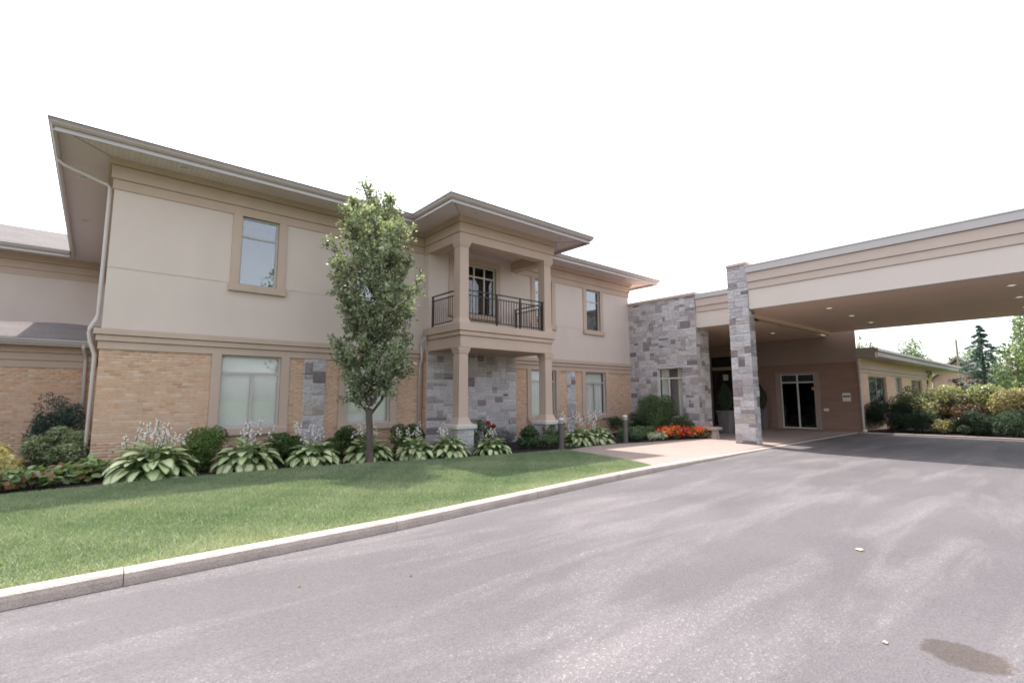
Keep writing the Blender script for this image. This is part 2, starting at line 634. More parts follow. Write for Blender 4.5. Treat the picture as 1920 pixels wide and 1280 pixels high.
def wall_cells(u0, u1, v0, v1, ops):
    us = sorted({u0, u1, *[min(max(o[i], u0), u1) for o in ops for i in (0, 1)]})
    vs = sorted({v0, v1, *[min(max(o[i], v0), v1) for o in ops for i in (2, 3)]})
    for a, b_ in zip(us, us[1:]):
        for c, d in zip(vs, vs[1:]):
            cu, cv = (a + b_) / 2, (c + d) / 2
            if any(o[0] < cu < o[1] and o[2] < cv < o[3] for o in ops):
                continue
            yield a, b_, c, d


def wall(mb, axis, plane, u0, u1, v0, v1, ops=(), depth=0.16):
    """flat wall facing -Y (axis 'y') or -X (axis 'x') with openings and their reveals"""
    P = (lambda u, v, d: (u, plane + d, v)) if axis == 'y' else (lambda u, v, d: (plane + d, u, v))
    for a, b_, c, d in wall_cells(u0, u1, v0, v1, ops):
        mb.quad(P(a, c, 0), P(b_, c, 0), P(b_, d, 0), P(a, d, 0))
    for (a, b_, c, d) in ops:
        for p, q in (((a, c), (b_, c)), ((b_, c), (b_, d)), ((b_, d), (a, d)), ((a, d), (a, c))):
            mb.quad(P(*p, 0), P(*q, 0), P(*q, depth), P(*p, depth))
    return mb


def abox(mb, axis, plane, u0, u1, v0, v1, d0, d1):
    """box on a wall: d measured into the wall (negative = proud)"""
    if axis == 'y':
        mb.box(u0, u1, plane + d0, plane + d1, v0, v1)
    else:
        mb.box(plane + d0, plane + d1, u0, u1, v0, v1)
    return mb


def window(parent, axis, plane, u0, u1, v0, v1, us=(), vs=(), split_from=None, blind=None, glass='glass', frame='window_frame',
           fw=0.05, rec=0.07, bar=0.045, room='interior', sill=None, trim=None, name='window', seed=0):
    """window part > frame bars, panes, sill, blind. us: vertical bars (u), vs: horizontal bars (v);
    split_from: vertical bars run only below this v"""
    mb = MB()
    B = lambda a, b_, c, d, d0=rec, d1=rec + 0.06: abox(mb, axis, plane, a, b_, c, d, d0, d1)
    B(u0, u0 + fw, v0, v1)
    B(u1 - fw, u1, v0, v1)
    B(u0 + fw, u1 - fw, v0, v0 + fw)
    B(u0 + fw, u1 - fw, v1 - fw, v1)
    top = split_from if split_from else v1 - fw
    vs_in = sorted(vs)
    for v in vs_in:
        B(u0 + fw, u1 - fw, v - bar / 2, v + bar / 2, rec + 0.003, rec + 0.057)
    for u in us:
        B(u - bar / 2, u + bar / 2, v0 + fw, top - (bar / 2 if split_from else 0), rec + 0.005, rec + 0.055)
    w = mb.build(name, frame, parent)
    # panes
    vb = [v0 + fw] + vs_in + [v1 - fw]
    for c, d in zip(vb, vb[1:]):
        ub = [u0 + fw] + (sorted(us) if (not split_from or d <= split_from + 1e-6) else []) + [u1 - fw]
        for a, b_ in zip(ub, ub[1:]):
            m = MB()
            abox(m, axis, plane, a - 0.008, b_ + 0.008, c - 0.008, d + 0.008, rec + 0.026, rec + 0.034)
            m.build('pane', glass, w)
    # the room behind
    m = MB()
    e = 0.25
    P = (lambda u, v, d: (u, plane + d, v)) if axis == 'y' else (lambda u, v, d: (plane + d, u, v))
    a, b_, c, d, n_, f_ = u0 - 0.005, u1 + 0.005, v0 - 0.005, v1 + 0.005, rec + 0.062, rec + 1.6
    m.quad(P(a - e, c - e, f_), P(b_ + e, c - e, f_), P(b_ + e, d + e, f_), P(a - e, d + e, f_))
    for p, q in (((a, c), (b_, c)), ((b_, c), (b_, d)), ((b_, d), (a, d)), ((a, d), (a, c))):
        su = lambda t: t[0] + (e if t[0] > (a + b_) / 2 else -e)
        sv = lambda t: t[1] + (e if t[1] > (c + d) / 2 else -e)
        m.quad(P(*p, n_), P(*q, n_), P(su(q), sv(q), f_), P(su(p), sv(p), f_))
    m.build('room', room, w)
    r_ = random.Random(seed)
    if blind == 'slats':
        m = MB()
        v = v0 + 0.03
        d0 = rec + 0.12
        while v < v1 - 0.03:
            t = 0.010
            abox_ = [P(u0 + 0.02, v, d0), P(u1 - 0.02, v, d0), P(u1 - 0.02, v + 0.030, d0 + t), P(u0 + 0.02, v + 0.030, d0 + t)]
            m.quad(*abox_)
            v += 0.0285
        m.build('blind', 'blind', w)
    elif blind == 'curtain':
        for a, b_ in ((u0 + 0.03, u0 + (u1 - u0) * 0.30), (u1 - (u1 - u0) * 0.36, u1 - 0.03)):
            m = MB()
            k = 18
            pts = []
            for i in range(k + 1):
                u = a + (b_ - a) * i / k
                pts.append((u, rec + 0.16 + 0.035 * math.sin(i * 1.9) + r_.uniform(-.006, .006)))
            for (ua, da), (ub_, db) in zip(pts, pts[1:]):
                m.quad(P(ua, v0, da), P(ub_, v0, db), P(ub_, v1, db), P(ua, v1, da))
            m.build('curtain', 'curtain', w, smooth=True)
    elif blind == 'sheer':
        m = MB()
        k = 46
        pts = []
        for i in range(k + 1):
            u = u0 + 0.02 + (u1 - u0 - 0.04) * i / k
            pts.append((u, rec + 0.15 + 0.03 * math.sin(i * 1.7) + r_.uniform(-.005, .005)))
        for (ua, da), (ub_, db) in zip(pts, pts[1:]):
            m.quad(P(ua, v0, da), P(ub_, v0, db), P(ub_, v1, db), P(ua, v1, da))
        m.build('curtain', 'blind', w, smooth=True)
    if trim:
        tw, tp, ttop, tbot = trim
        pieces = [(u0 - tw, u0, tbot, ttop), (u1, u1 + tw, tbot, ttop)]
        if ttop > v1 + 0.02:
            pieces.append((u0, u1, v1, ttop))
        for pc in pieces:
            abox(MB(), axis, plane, *pc, -tp, 0.02).build('window_trim', 'tan_trim', w)
    if sill:
        z0, z1, ext, pr = sill
        m = MB()
        abox(m, axis, plane, u0 - ext, u1 + ext, z0, z1, -pr, 0.02)
        m.build('sill', 'tan_trim', w, bevel=0.012)
    return w


# ---- masonry pieces
def brick_mesh():
    # unit block x 0..1, z 0..1, front at y = 0 (facing -Y), slightly eased edges
    e = 0.02
    v = [(e, 0, 0.06), (1 - e, 0, 0.06), (1 - e, 0, 0.94), (e, 0, 0.94),
         (0, 0.3, 0), (1, 0.3, 0), (1, 0.3, 1), (0, 0.3, 1), (0, 1, 0), (1, 1, 0), (1, 1, 1), (0, 1, 1)]
    f = [(0, 1, 2, 3)]
    for a, b_ in ((0, 4), (4, 8)):
        for i in range(4):
            j = (i + 1) % 4
            f.append((a + i, b_ + i, b_ + j, a + j))
    me = bpy.data.meshes.new('brick')
    me.from_pydata(v, [], f)
    me.materials.append(MATS['brick'])
    return me


def stone_mesh(seed):
    r_ = random.Random(seed)
    v, f = [], []
    us = [0, 0.05, 0.35, 0.65, 0.95, 1]
    zs = [0, 0.08, 0.5, 0.92, 1]
    for j, z in enumerate(zs):
        for i, u in enumerate(us):
            edge = i in (0, 5) or j in (0, 4)
            y = 0.70 if edge else r_.uniform(0.0, 0.50)
            uu = u + (0 if i in (0, 5) else r_.uniform(-.04, .04))
            zz = z + (0 if j in (0, 4) else r_.uniform(-.05, .05) * (1 if j == 2 else .5))
            if edge:
                uu = min(max(uu, 0), 1)
            v.append((uu, y, zz))
    n = len(us)
    for j in range(len(zs) - 1):
        for i in range(n - 1):
            a = j * n + i
            f.append((a, a + 1, a + 1 + n, a + n))
    # skirt back to the wall
    base = len(v)
    ring = [i for i in range(n)] + [j * n + n - 1 for j in range(1, len(zs))] + \
           [(len(zs) - 1) * n + i for i in range(n - 2, -1, -1)] + [j * n for j in range(len(zs) - 2, 0, -1)]
    for k in ring:
        v.append((v[k][0], 1.0, v[k][2]))
    for k in range(len(ring)):
        a, b_ = ring[k], ring[(k + 1) % len(ring)]
        f.append((b_, a, base + k, base + (k + 1) % len(ring)))
    me = bpy.data.meshes.new('stone')
    me.from_pydata(v, [], f)
    me.materials.append(MATS['stone'])
    return me


BRICK = brick_mesh()
STONES = [stone_mesh(i) for i in range(7)]
STONE_COUNT = {}


def stone_colour(r_):
    t = r_.random()
    if t < 0.66:
        c = (0.50, 0.47, 0.485)
        k = r_.uniform(0.86, 1.14)
    elif t < 0.82:
        c = (0.39, 0.345, 0.355)
        k = r_.uniform(0.85, 1.1)
    elif t < 0.945:
        c = (0.255, 0.215, 0.222)
        k = r_.uniform(0.75, 1.25)
    else:
        c = (0.44, 0.385, 0.355)
        k = r_.uniform(0.85, 1.1)
    return tuple(x * k for x in c)


def lay_stones(part, axis, plane, u0, u1, v0, v1, ops=(), cell=(0.125, 0.105), seed=1, wide=(2, 4), gap=0.009, proud=0.022, limit=300):
    """random ashlar: each stone an object of its own, a child of part"""
    r_ = random.Random(seed)
    nu = max(2, round((u1 - u0) / cell[0]))
    nv = max(2, round((v1 - v0) / cell[1]))
    du, dv = (u1 - u0) / nu, (v1 - v0) / nv
    used = np.zeros((nu, nv), bool)
    for i in range(nu):
        for j in range(nv):
            cu, cv = u0 + (i + .5) * du, v0 + (j + .5) * dv
            if any(o[0] < cu < o[1] and o[2] < cv < o[3] for o in ops):
                used[i, j] = True
    cnt = STONE_COUNT.get(part.name, 0)
    for j in range(nv):
        for i in range(nu):
            if used[i, j]:
                continue
            h = r_.choice((1, 1, 1, 2, 2, 2, 3)) if wide[1] > 3 else r_.choice((1, 1, 2, 2, 3))
            w = r_.randint(*wide) + (1 if h == 1 and r_.random() < .5 else 0)
            w = min(w, nu - i)
            if nu - i - w == 1:
                w += 1
            h = min(h, nv - j)
            k = 0
            while k < w and not used[i + k, j]:
                k += 1
            w = k
            while h > 1 and used[i:i + w, j:j + h].any():
                h -= 1
            used[i:i + w, j:j + h] = True
            a, c = u0 + i * du + gap / 2, v0 + j * dv + gap / 2
            W, Hh = w * du - gap, h * dv - gap
            d = proud + r_.uniform(-0.006, 0.012)
            me = STONES[r_.randrange(len(STONES))]
            if axis == 'y':
                loc, rot = (a, plane - d, c), None
            else:   # facing -X : local x -> -y ... local (x,y,z) rotated -90 deg about z: (y, -x, z)
                loc, rot = (plane - d, a + W, c), (0, 0, R(-90))
            inst('stone', me, part, loc, (W, d + 0.01, Hh), rot, stone_colour(r_))
            cnt += 1
    STONE_COUNT[part.name] = cnt


BRICK_N = {}


def brick_colour(r_):
    t = r_.random()
    if t < 0.66:
        c = (0.585, 0.395, 0.280)
    elif t < 0.80:
        c = (0.58, 0.355, 0.23)
    elif t < 0.96:
        c = (0.61, 0.44, 0.33)
    else:
        c = (0.49, 0.31, 0.21)
    k = r_.uniform(0.93, 1.07)
    return tuple(x * k for x in c)


def lay_bricks(thing_, part, axis, plane, u0, u1, v0, v1, ops=(), limit=300, mass=None, seed=1, parity0=0):
    """running bond on a mortar wall; the first `limit` of the thing as objects, the rest added to mass"""
    r_ = random.Random(seed)
    L, Hh, g = 0.203, 0.057, 0.010
    row = 0
    v = v0 + 0.004
    proud = 0.007
    while v + 0.03 < v1:
        h = min(Hh, v1 - v - 0.002)
        u = u0 - (0.5 * (L + g) if (row + parity0) % 2 else 0)
        while u < u1 - 0.02:
            a, b_ = max(u, u0 + 0.001), min(u + L, u1 - 0.001)
            u += L + g
            if b_ - a < 0.03:
                continue
            segs = [(a, b_)]
            for o in ops:
                if v + h > o[2] and v < o[3]:
                    ns = []
                    for p, q in segs:
                        if q <= o[0] or p >= o[1]:
                            ns.append((p, q))
                        else:
                            if p < o[0]:
                                ns.append((p, o[0]))
                            if q > o[1]:
                                ns.append((o[1], q))
                    segs = ns
            for p, q in segs:
                if q - p < 0.03:
                    continue
                c = brick_colour(r_)
                pr = proud + r_.uniform(-.0015, .002)
                if BRICK_N.get(thing_.name, 0) < limit:
                    BRICK_N[thing_.name] = BRICK_N.get(thing_.name, 0) + 1
                    if axis == 'y':
                        inst('brick', BRICK, part, (p, plane - pr, v), (q - p, pr + .004, h), None, c)
                    else:
                        inst('brick', BRICK, part, (plane - pr, q, v), (q - p, pr + .004, h), (0, 0, R(-90)), c)
                elif mass is not None:
                    mass.append((axis, plane - pr, p, q, v, v + h, pr + .004, c))
        v += Hh + g
        row += 1


def build_mass(mass, parent, name='brick_courses'):
    V, F, C = [], [], []
    for axis, pl, p, q, z0, z1, d, c in mass:
        n = len(V)
        Q = [(p, z0), (q, z0), (q, z1), (p, z1)]
        e = 0.0035
        Q0 = [(p + e, z0 + e), (q - e, z0 + e), (q - e, z1 - e), (p + e, z1 - e)]
        for dd, qq in ((0, Q0), (d * .3, Q), (d, Q)):
            for u, z in qq:
                V.append((u, pl + dd, z) if axis == 'y' else (pl + dd, u, z))
        F += [(n, n + 1, n + 2, n + 3)] + [(n + j + i, n + j + 4 + i, n + j + 4 + (i + 1) % 4, n + j + (i + 1) % 4) for j in (0, 4) for i in range(4)]
        C += [c] * 12
    o = np_mesh(name, V, F, 'brick_mass', parent, np.array(C))
    o['kind'] = 'stuff'
    return o


# ------------------------------------------------------------------ ground, driveway, kerb
def sheet(name, pts, z, mat):
    m = MB()
    zz = z if callable(z) else (lambda x, y: z)
    m.add([(x, y, zz(x, y)) for x, y in pts], [tuple(range(len(pts)))])
    return m.build(name, mat)


KERB = [(-40, 5.55), (-6, 5.78), (-1, 5.86), (3.3, 5.97), (7.3, 6.38), (10.2, 6.58), (14, 6.80), (17.2, 6.98), (21, 7.06), (28, 7.12)]


def kerb_y(x):
    for (a, b_), (c, d) in zip(KERB, KERB[1:]):
        if a <= x <= c:
            return b_ + (d - b_) * (x - a) / (c - a)
    return KERB[-1][1]


struct(sheet('ground', [(-400, -400), (900, -400), (900, 900), (-400, 900)], -0.09, 'far_grass'), 'wide grassy ground around the buildings')
struct(sheet('driveway', [(-60, -17), (27.3, -17)] + [(x, kerb_y(x) + 0.05) for x in (27.3, 21, 17.2, 14, 10.2, 7.3, 3.3, -1, -6, -40)] + [(-60, 5.4)], 0.0, 'asphalt'),
       'worn grey asphalt driveway with pale scuffs and a dark spill')


def kerb_h(x):
    if x < 9.5:
        return 0.125
    if x > 17.3:
        return 0.022
    return 0.125 + (0.022 - 0.125) * (x - 9.5) / 7.8


kerb = thing('kerb', 'pale concrete kerb between the lawn and the driveway', 'kerb', (0, 6, 0), kind='structure')
xj = -22.0
while xj < 26.5:
    x0, x1 = xj + 0.0035, xj + 2.79 - 0.0035
    m = MB()
    k = 8
    prof = lambda h: [(0.0, -0.05), (0.004, h * 0.55), (0.018, h * 0.86), (0.045, h), (0.175, h + 0.004), (0.175, -0.05)]
    vs, fs = [], []
    jit = rng.uniform(-.004, .004)
    for i in range(k + 1):
        x = x0 + (x1 - x0) * i / k
        y = kerb_y(x) + jit
        for dy, z in prof(kerb_h(x)):
            vs.append((x, y + dy, z + (jit * .5 if z > 0 else 0)))
    n = 6
    for i in range(k):
        for j in range(n):
            fs.append((i * n + j, i * n + (j + 1) % n, (i + 1) * n + (j + 1) % n, (i + 1) * n + j))
    fs += [tuple(range(n - 1, -1, -1)), tuple(range(k * n, k * n + n))]
    m.add(vs, fs)
    m.build('kerb_stone', 'kerb_concrete', kerb)
    xj += 2.79

far_kerb = thing('far_kerb', 'low concrete kerb along the hedge bed beyond the canopy', 'kerb', (27.4, 2, 0), kind='structure')
for i in range(8):
    MB().box(27.3, 27.46, 7.0 - i * 2.0 - 1.99, 7.0 - i * 2.0, -0.05, 0.065).build('kerb_stone', 'kerb_concrete', far_kerb, bevel=0.02)

BED = [(-14, 11.9), (-1.1, 11.86), (0.3, 11.92), (1.6, 12.0), (3.7, 11.85), (5.6, 11.45), (6.8, 11.1), (8.7, 10.72), (10.4, 10.50), (11.0, 10.45)]


def bed_y(x):
    for (a, b_), (c, d) in zip(BED, BED[1:]):
        if a <= x <= c:
            return b_ + (d - b_) * (x - a) / (c - a)
    return BED[-1][1]


LAWN_END = [(11.0, 10.42), (10.85, 9.3), (10.6, 8.2), (10.3, 7.2), (10.05, 6.74)]
lawn_pts = [(x, kerb_y(x) + 0.172) for x in (-40, -6, -1, 3.3, 7.3, 10.05)] + LAWN_END[::-1] + [(x, y) for x, y in BED[::-1]] + [(-40, 12.0)]
lawn_z = lambda x, y: 0.105 + 0.02 * max(0, min(1, (y - 6.2) / 5))
struct(sheet('lawn', lawn_pts, lawn_z, 'soil'), 'mown green lawn between the kerb and the flower bed')
struct(sheet('lawn_left', [(-40, 12.0), (-14, 11.9), (-14, 60), (-40, 60)], 0.12, 'far_grass'), 'grass beyond the left wing')

# mulch bed in front of the facade, and the bed in front of the stone wall
PLAZA_EDGE = [(11.0, 10.50), (12.6, 10.92), (14.5, 10.98), (16.3, 10.62), (18.9, 10.30), (19.55, 10.30)]
mb_ = MB()
mb_.add([(x, y + 0.015, 0.085) for x, y in BED] + [(x, y, 0.075) for x, y in PLAZA_EDGE[1:]] + [(19.59, 14.3, 0.09), (-0.02, 14.3, 0.09), (-0.02, 27, 0.09), (-14, 27, 0.09)],
        [tuple(range(len(BED) + len(PLAZA_EDGE) - 1 + 4))])
struct(mb_.build('garden_bed', 'mulch'), 'dark mulch bed along the foot of the building')
m = MB()
m.tube([(x, y, 0.115) for x, y in BED], 0.017, 6)
struct(m.build('bed_edging', 'edging', smooth=True), 'thin dark edging strip between lawn and mulch')

plaza_pts = [(x, kerb_y(x) + 0.172) for x in (10.05, 14, 17.2, 21, 28)] + [(28, 15.2), (19.7, 15.2), (19.7, 10.74)] + [(x, y) for x, y in PLAZA_EDGE[::-1]] + LAWN_END[1:-1]
plaza_z = lambda x, y: 0.10 if x < 11.5 else (0.10 - (x - 11.5) * 0.01 if x < 17 else 0.045)
m = MB()
m.add([(x, y, plaza_z(x, y)) for x, y in plaza_pts], [tuple(range(len(plaza_pts)))])
struct(m.build('entrance_pavement', 'concrete'), 'pinkish concrete pavement in front of the entrance')

# ------------------------------------------------------------------ the two-storey building
D = 14.2
B = thing('two_storey_building', 'two-storey beige stucco and tan brick building with a corner balcony portico', 'building', (0.0, D, 0.08))

UP = [(2.66, 3.58), (5.87, 6.79), (13.33, 14.28), (16.48, 17.43)]
GF = [(2.38, 3.81), (5.63, 7.06), (13.08, 14.48), (16.31, 17.72)]
STRIPS = [(4.43, 5.03), (15.13, 15.67)]

for a, b_ in ((0.0, 8.2), (12.05, 19.62)):
    m = MB()
    ops = [(p, q, 4.70, 6.56) for p, q in UP if a < p < b_]
    wall(m, 'y', D, a, b_, 3.25, 4.704)
    wall(m, 'y', D, a, b_, 4.716, 6.60, ops, 0.14)
    wall(m, 'y', D + 0.012, a, b_, 4.70, 4.72, [(p, q, 4.70, 4.72) for p, q in UP if a < p < b_], 0.01)
    m.build('stucco_wall', 'stucco', B)
# left flank, facing -X
m = MB()
wall(m, 'x', 0.0, D, 26.0, 3.25, 4.704)
wall(m, 'x', 0.0, D, 26.0, 4.716, 7.3)
wall(m, 'x', 0.012, D, 26.0, 4.70, 4.72)
# right flank and back
m.quad((19.62, D, 0), (19.62, 26, 0), (19.62, 26, 7.3), (19.62, D, 7.3))
m.quad((0, 26, 0), (19.62, 26, 0), (19.62, 26, 7.3), (0, 26, 7.3))
m.build('stucco_wall', 'stucco', B)

brick_walls = []
for a, b_ in ((0.0, 8.2), (12.05, 19.62)):
    m = wall(MB(), 'y', D + 0.007, a, b_, 0.0, 2.86, [(p, q, 0.965, 2.83) for p, q in GF if a < p < b_], 0.14)
    brick_walls.append(m.build('brick_wall', 'mortar', B))
wall(MB(), 'x', 0.007, D + 0.007, 26.0, 0.0, 2.86).build('brick_wall', 'mortar', B)
brick_wall = brick_walls[0]
mass = []
ops_all = [(p - 0.21, q + 0.24, 0.787, 2.9) for p, q in GF] + [(a, b_, 0, 3) for a, b_ in STRIPS]
lay_bricks(B, brick_wall, 'y', D + 0.007, 0.0, 2.17, 0.76, 2.83, limit=300, mass=mass, seed=3)
lay_bricks(B, brick_wall, 'y', D + 0.007, 0.0, 2.17, 0.09, 0.755, limit=300, mass=mass, seed=4)
lay_bricks(B, brick_wall, 'y', D + 0.007, 2.17, 8.2, 0.09, 2.83, ops_all, limit=300, mass=mass, seed=5)
lay_bricks(B, brick_wall, 'y', D + 0.007, 12.05, 19.6, 0.09, 2.83, ops_all, limit=300, mass=mass, seed=6)
lay_bricks(B, brick_wall, 'x', 0.007, D, 20.0, 0.09, 2.83, (), limit=300, mass=mass, seed=7, parity0=1)
lay_bricks(B, brick_wall, 'x', 8.2, 13.92, D, 0.09, 3.2, (), limit=300, mass=mass, seed=8)
build_mass(mass, B)

for i, (a, b_) in enumerate(STRIPS):
    p = MB().box(a, b_, D - 0.012, D + 0.005, 0.0, 2.83).build('stone_pilaster', 'stone_mortar', B)
    lay_stones(p, 'y', D - 0.012, a, b_, 0.09, 2.83, seed=11 + i, wide=(2, 3), cell=(0.12, 0.115), proud=0.022)

# belt course and frieze, each band stepping out
for nm, bands in (('belt_course', ((2.83, 3.005, 0.04), (3.015, 3.145, 0.085), (3.155, 3.29, 0.13))),
                  ('frieze', ((6.56, 6.79, 0.035), (6.80, 7.11, 0.075), (7.12, 7.272, 0.13)))):
    for z0, z1, p in bands:
        m = MB()
        m.box(-p, 8.19, D - p, D + 0.03, z0, z1)
        m.box(-p, 0.03, D + 0.03, 26.0, z0, z1)
        m.build(nm, 'tan_trim', B, bevel=0.006)
        MB().box(12.06, 19.60 if nm == 'belt_course' else 19.62 + p, D - p, D + 0.03, z0, z1).build(nm, 'tan_trim', B, bevel=0.006)
    za, zb = bands[0][0], bands[-1][1]
    m = MB()
    m.box(-0.02, 8.195, D - 0.02, D + 0.02, za + 0.01, zb - 0.01)
    m.box(-0.02, 0.02, D + 0.02, 25.99, za + 0.01, zb - 0.01)
    m.box(12.055, 19.6, D - 0.02, D + 0.02, za + 0.01, zb - 0.01)
    m.build(nm + '_backing', 'tan_trim', B)

for i, (a, b_) in enumerate(UP):
    window(B, 'y', D, a, b_, 4.70, 6.555, vs=[6.03], glass='upper_glass', sill=(4.51, 4.695, 0.24, 0.10), trim=(0.21, 0.04, 6.56, 4.695),
           fw=0.045, seed=i)
for i, (a, b_) in enumerate(GF):
    window(B, 'y', D, a, b_, 0.965, 2.83, us=[(a + b_) / 2 + 0.03], vs=[2.37], split_from=2.37, blind='slats' if i != 3 else 'sheer',
           sill=(0.787, 0.962, 0.22, 0.11), trim=(0.21, 0.045, 2.832, 0.962), fw=0.05, bar=0.06, seed=i)


def sweep(name, path, prof, mat, parent):
    """extrude a profile (d inward, z) along an axis-aligned path, inside on the left, mitred corners"""
    m = MB()
    n = len(prof)
    vs, fs = [], []
    P = [Vector(p) for p in path]
    for i, p in enumerate(P):
        nn = []
        for a, b_ in ((i - 1, i), (i, i + 1)):
            if 0 <= a and b_ < len(P):
                t = (P[b_] - P[a]).normalized()
                nn.append(Vector((-t.y, t.x)))
        mv = nn[0] if len(nn) == 1 else (nn[0] + nn[1]) / (1 + nn[0].dot(nn[1]))
        for d, z in prof:
            q = p + mv * d
            vs.append((q.x, q.y, z))
    for i in range(len(P) - 1):
        for j in range(n):
            fs.append((i * n + j, (i + 1) * n + j, (i + 1) * n + (j + 1) % n, i * n + (j + 1) % n))
    fs += [tuple(range(n)), tuple(range(len(P) * n - 1, (len(P) - 1) * n - 1, -1))]
    m.add(vs, fs)
    return m.build(name, mat, parent)


EZ = 7.39
EAVE = [(-1.12, 25.1), (-1.12, 13.08), (7.12, 13.08), (7.12, 10.93), (13.2, 10.93), (13.2, 13.08), (20.74, 13.08), (20.74, 24.0)]
sweep('gutter', EAVE, [(0, EZ - 0.005), (0, EZ - 0.03), (0.014, EZ - 0.04), (0.018, EZ - 0.075), (0.055, EZ - 0.125), (0.098, EZ - 0.125), (0.098, EZ - 0.02)], 'gutter_metal', B)
sweep('fascia', EAVE, [(0.10, EZ - 0.02), (0.10, EZ - 0.20), (0.075, EZ - 0.205), (0.075, EZ - 0.225), (0.13, EZ - 0.225), (0.13, EZ - 0.02)], 'fascia_metal', B)
sweep('drip_edge', EAVE, [(-0.015, EZ), (-0.015, EZ + 0.018), (0.15, EZ + 0.06), (0.15, EZ)], 'shingle', B)

SZ = 7.27
ex, ey = -1.0, 13.19
for mt, q in (('soffit_x', [(ex, ey), (7.23, ey), (8.3, D + 0.05), (0.05, D + 0.05)]), ('soffit_x', [(13.09, ey), (20.63, ey), (19.6, D + 0.05), (12.0, D + 0.05)]),
              ('soffit_x', [(7.23, 11.04), (13.09, 11.04), (12.0, 12.1), (8.3, 12.1)]), ('soffit_y', [(ex, ey), (0.05, D + 0.05), (0.05, 26), (ex, 26)]),
              ('soffit_y', [(7.23, ey), (7.23, 11.04), (8.3, 12.1), (8.3, D + 0.05)]), ('soffit_y', [(13.09, ey), (12.0, D + 0.05), (12.0, 12.1), (13.09, 11.04)]),
              ('soffit_y', [(20.63, ey), (20.63, 24), (19.6, 24), (19.6, D + 0.05)])):
    MB().add([(*p, SZ) for p in q], [(0, 1, 2, 3)]).build('soffit', mt, B)
for a, b_ in (((ex, ey), (-0.1, D - 0.1)), ((7.23, 11.04), (8.12, 11.93)), ((13.09, 11.04), (12.2, 11.93)), ((20.63, ey), (19.75, D - 0.1))):
    MB().tube([(*a, SZ - 0.002), (*b_, SZ - 0.002)], 0.013, 5).build('soffit_joint', 'gutter_metal', B)

m = MB()
rise = 0.30
yr, zr = 20.0, EZ + 0.05 + (20.0 - 13.08) * rise
h_ = 20.0 - 13.08
m.quad((-1.12, 13.08, EZ + .02), (20.74, 13.08, EZ + .02), (20.74 - h_, yr, zr), (-1.12 + h_, yr, zr))
m.quad((20.74, 26.9, EZ + .02), (-1.12, 26.9, EZ + .02), (-1.12 + h_, yr, zr), (20.74 - h_, yr, zr))
m.tri((-1.12, 26.9, EZ + .02), (-1.12, 13.08, EZ + .02), (-1.12 + h_, yr, zr))
m.tri((20.74, 13.08, EZ + .02), (20.74, 26.9, EZ + .02), (20.74 - h_, yr, zr))
# portico hip running into the main slope
px, ph = 10.16, 3.04
pz = EZ + .03 + ph * rise
m.tri((7.12, 10.93, EZ + .025), (13.2, 10.93, EZ + .025), (px, 10.93 + ph, pz))
m.quad((7.12, 13.08, EZ + .025), (7.12, 10.93, EZ + .025), (px, 10.93 + ph, pz), (px, 13.08 + ph + .2, pz))
m.quad((13.2, 10.93, EZ + .025), (13.2, 13.08, EZ + .025), (px, 13.08 + ph + .2, pz), (px, 10.93 + ph, pz))
m.build('roof', 'shingle', B)


def downlight(parent, x, y, z, r=0.10, lens='bollard_lens'):
    m = MB()
    m.lathe([(r * 1.25, -0.012), (r * 1.25, 0.0), (r * 0.9, 0.001), (r * 0.9, -0.004), (r * 0.88, -0.012)], (x, y, z), 20)
    o = m.build('downlight', 'light_trim', parent)
    m = MB()
    m.lathe([(r * 0.8, -0.02), (r * 0.35, -0.03)], (x, y, z), 16)
    m.build('lens', lens, o)


for x, y in ((1.24, 13.66), (4.76, 13.68), (-0.62, 15.9), (-0.62, 19.83), (8.4, 11.5), (12.1, 11.55), (15.55, 13.66), (18.7, 13.66)):
    downlight(B, x, y, SZ - 0.002)

# ---- projecting bay behind the balcony
m = MB()
wall(m, 'y', 13.9, 8.2, 12.05, 0.0, 3.25)
bay_stone = m.build('stone_wall', 'stone_mortar', B)
lay_stones(bay_stone, 'y', 13.9, 8.2, 12.05, 0.08, 3.22, seed=21, cell=(0.128, 0.112))
m = MB()
bayop = (9.2, 11.06, 4.62, 6.46)
wall(m, 'y', 13.9, 8.2, 12.05, 3.9, 4.704, [(9.2, 11.06, 4.62, 4.704)], 0.1)
wall(m, 'y', 13.9, 8.2, 12.05, 4.716, 6.9, [bayop], 0.14)
wall(m, 'y', 13.912, 8.2, 12.05, 4.70, 4.72, [(9.2, 11.06, 4.70, 4.72)], 0.01)
wall(m, 'x', 8.2, 13.9, D, 3.25, 4.704)
wall(m, 'x', 8.2, 13.9, D, 4.716, 6.9)
wall(m, 'x', 8.212, 13.9, D, 4.70, 4.72)
m.quad((12.05, 13.9, 0), (12.05, D, 0), (12.05, D, 6.9), (12.05, 13.9, 6.9))
m.build('bay_wall', 'stucco', B)
m = MB()
wall(m, 'x', 8.207, 13.9, D, 0.0, 3.25)
m.build('bay_side', 'mortar', B)
window(B, 'y', 13.9, 9.2, 11.06, 4.66, 6.46, us=[9.665, 10.13, 10.595], vs=[6.06], glass='glass', room='dark_interior', sill=(4.50, 4.655, 0.22, 0.10),
       trim=(0.20, 0.045, 6.66, 4.655), fw=0.04, bar=0.05, frame='white_frame', seed=9)

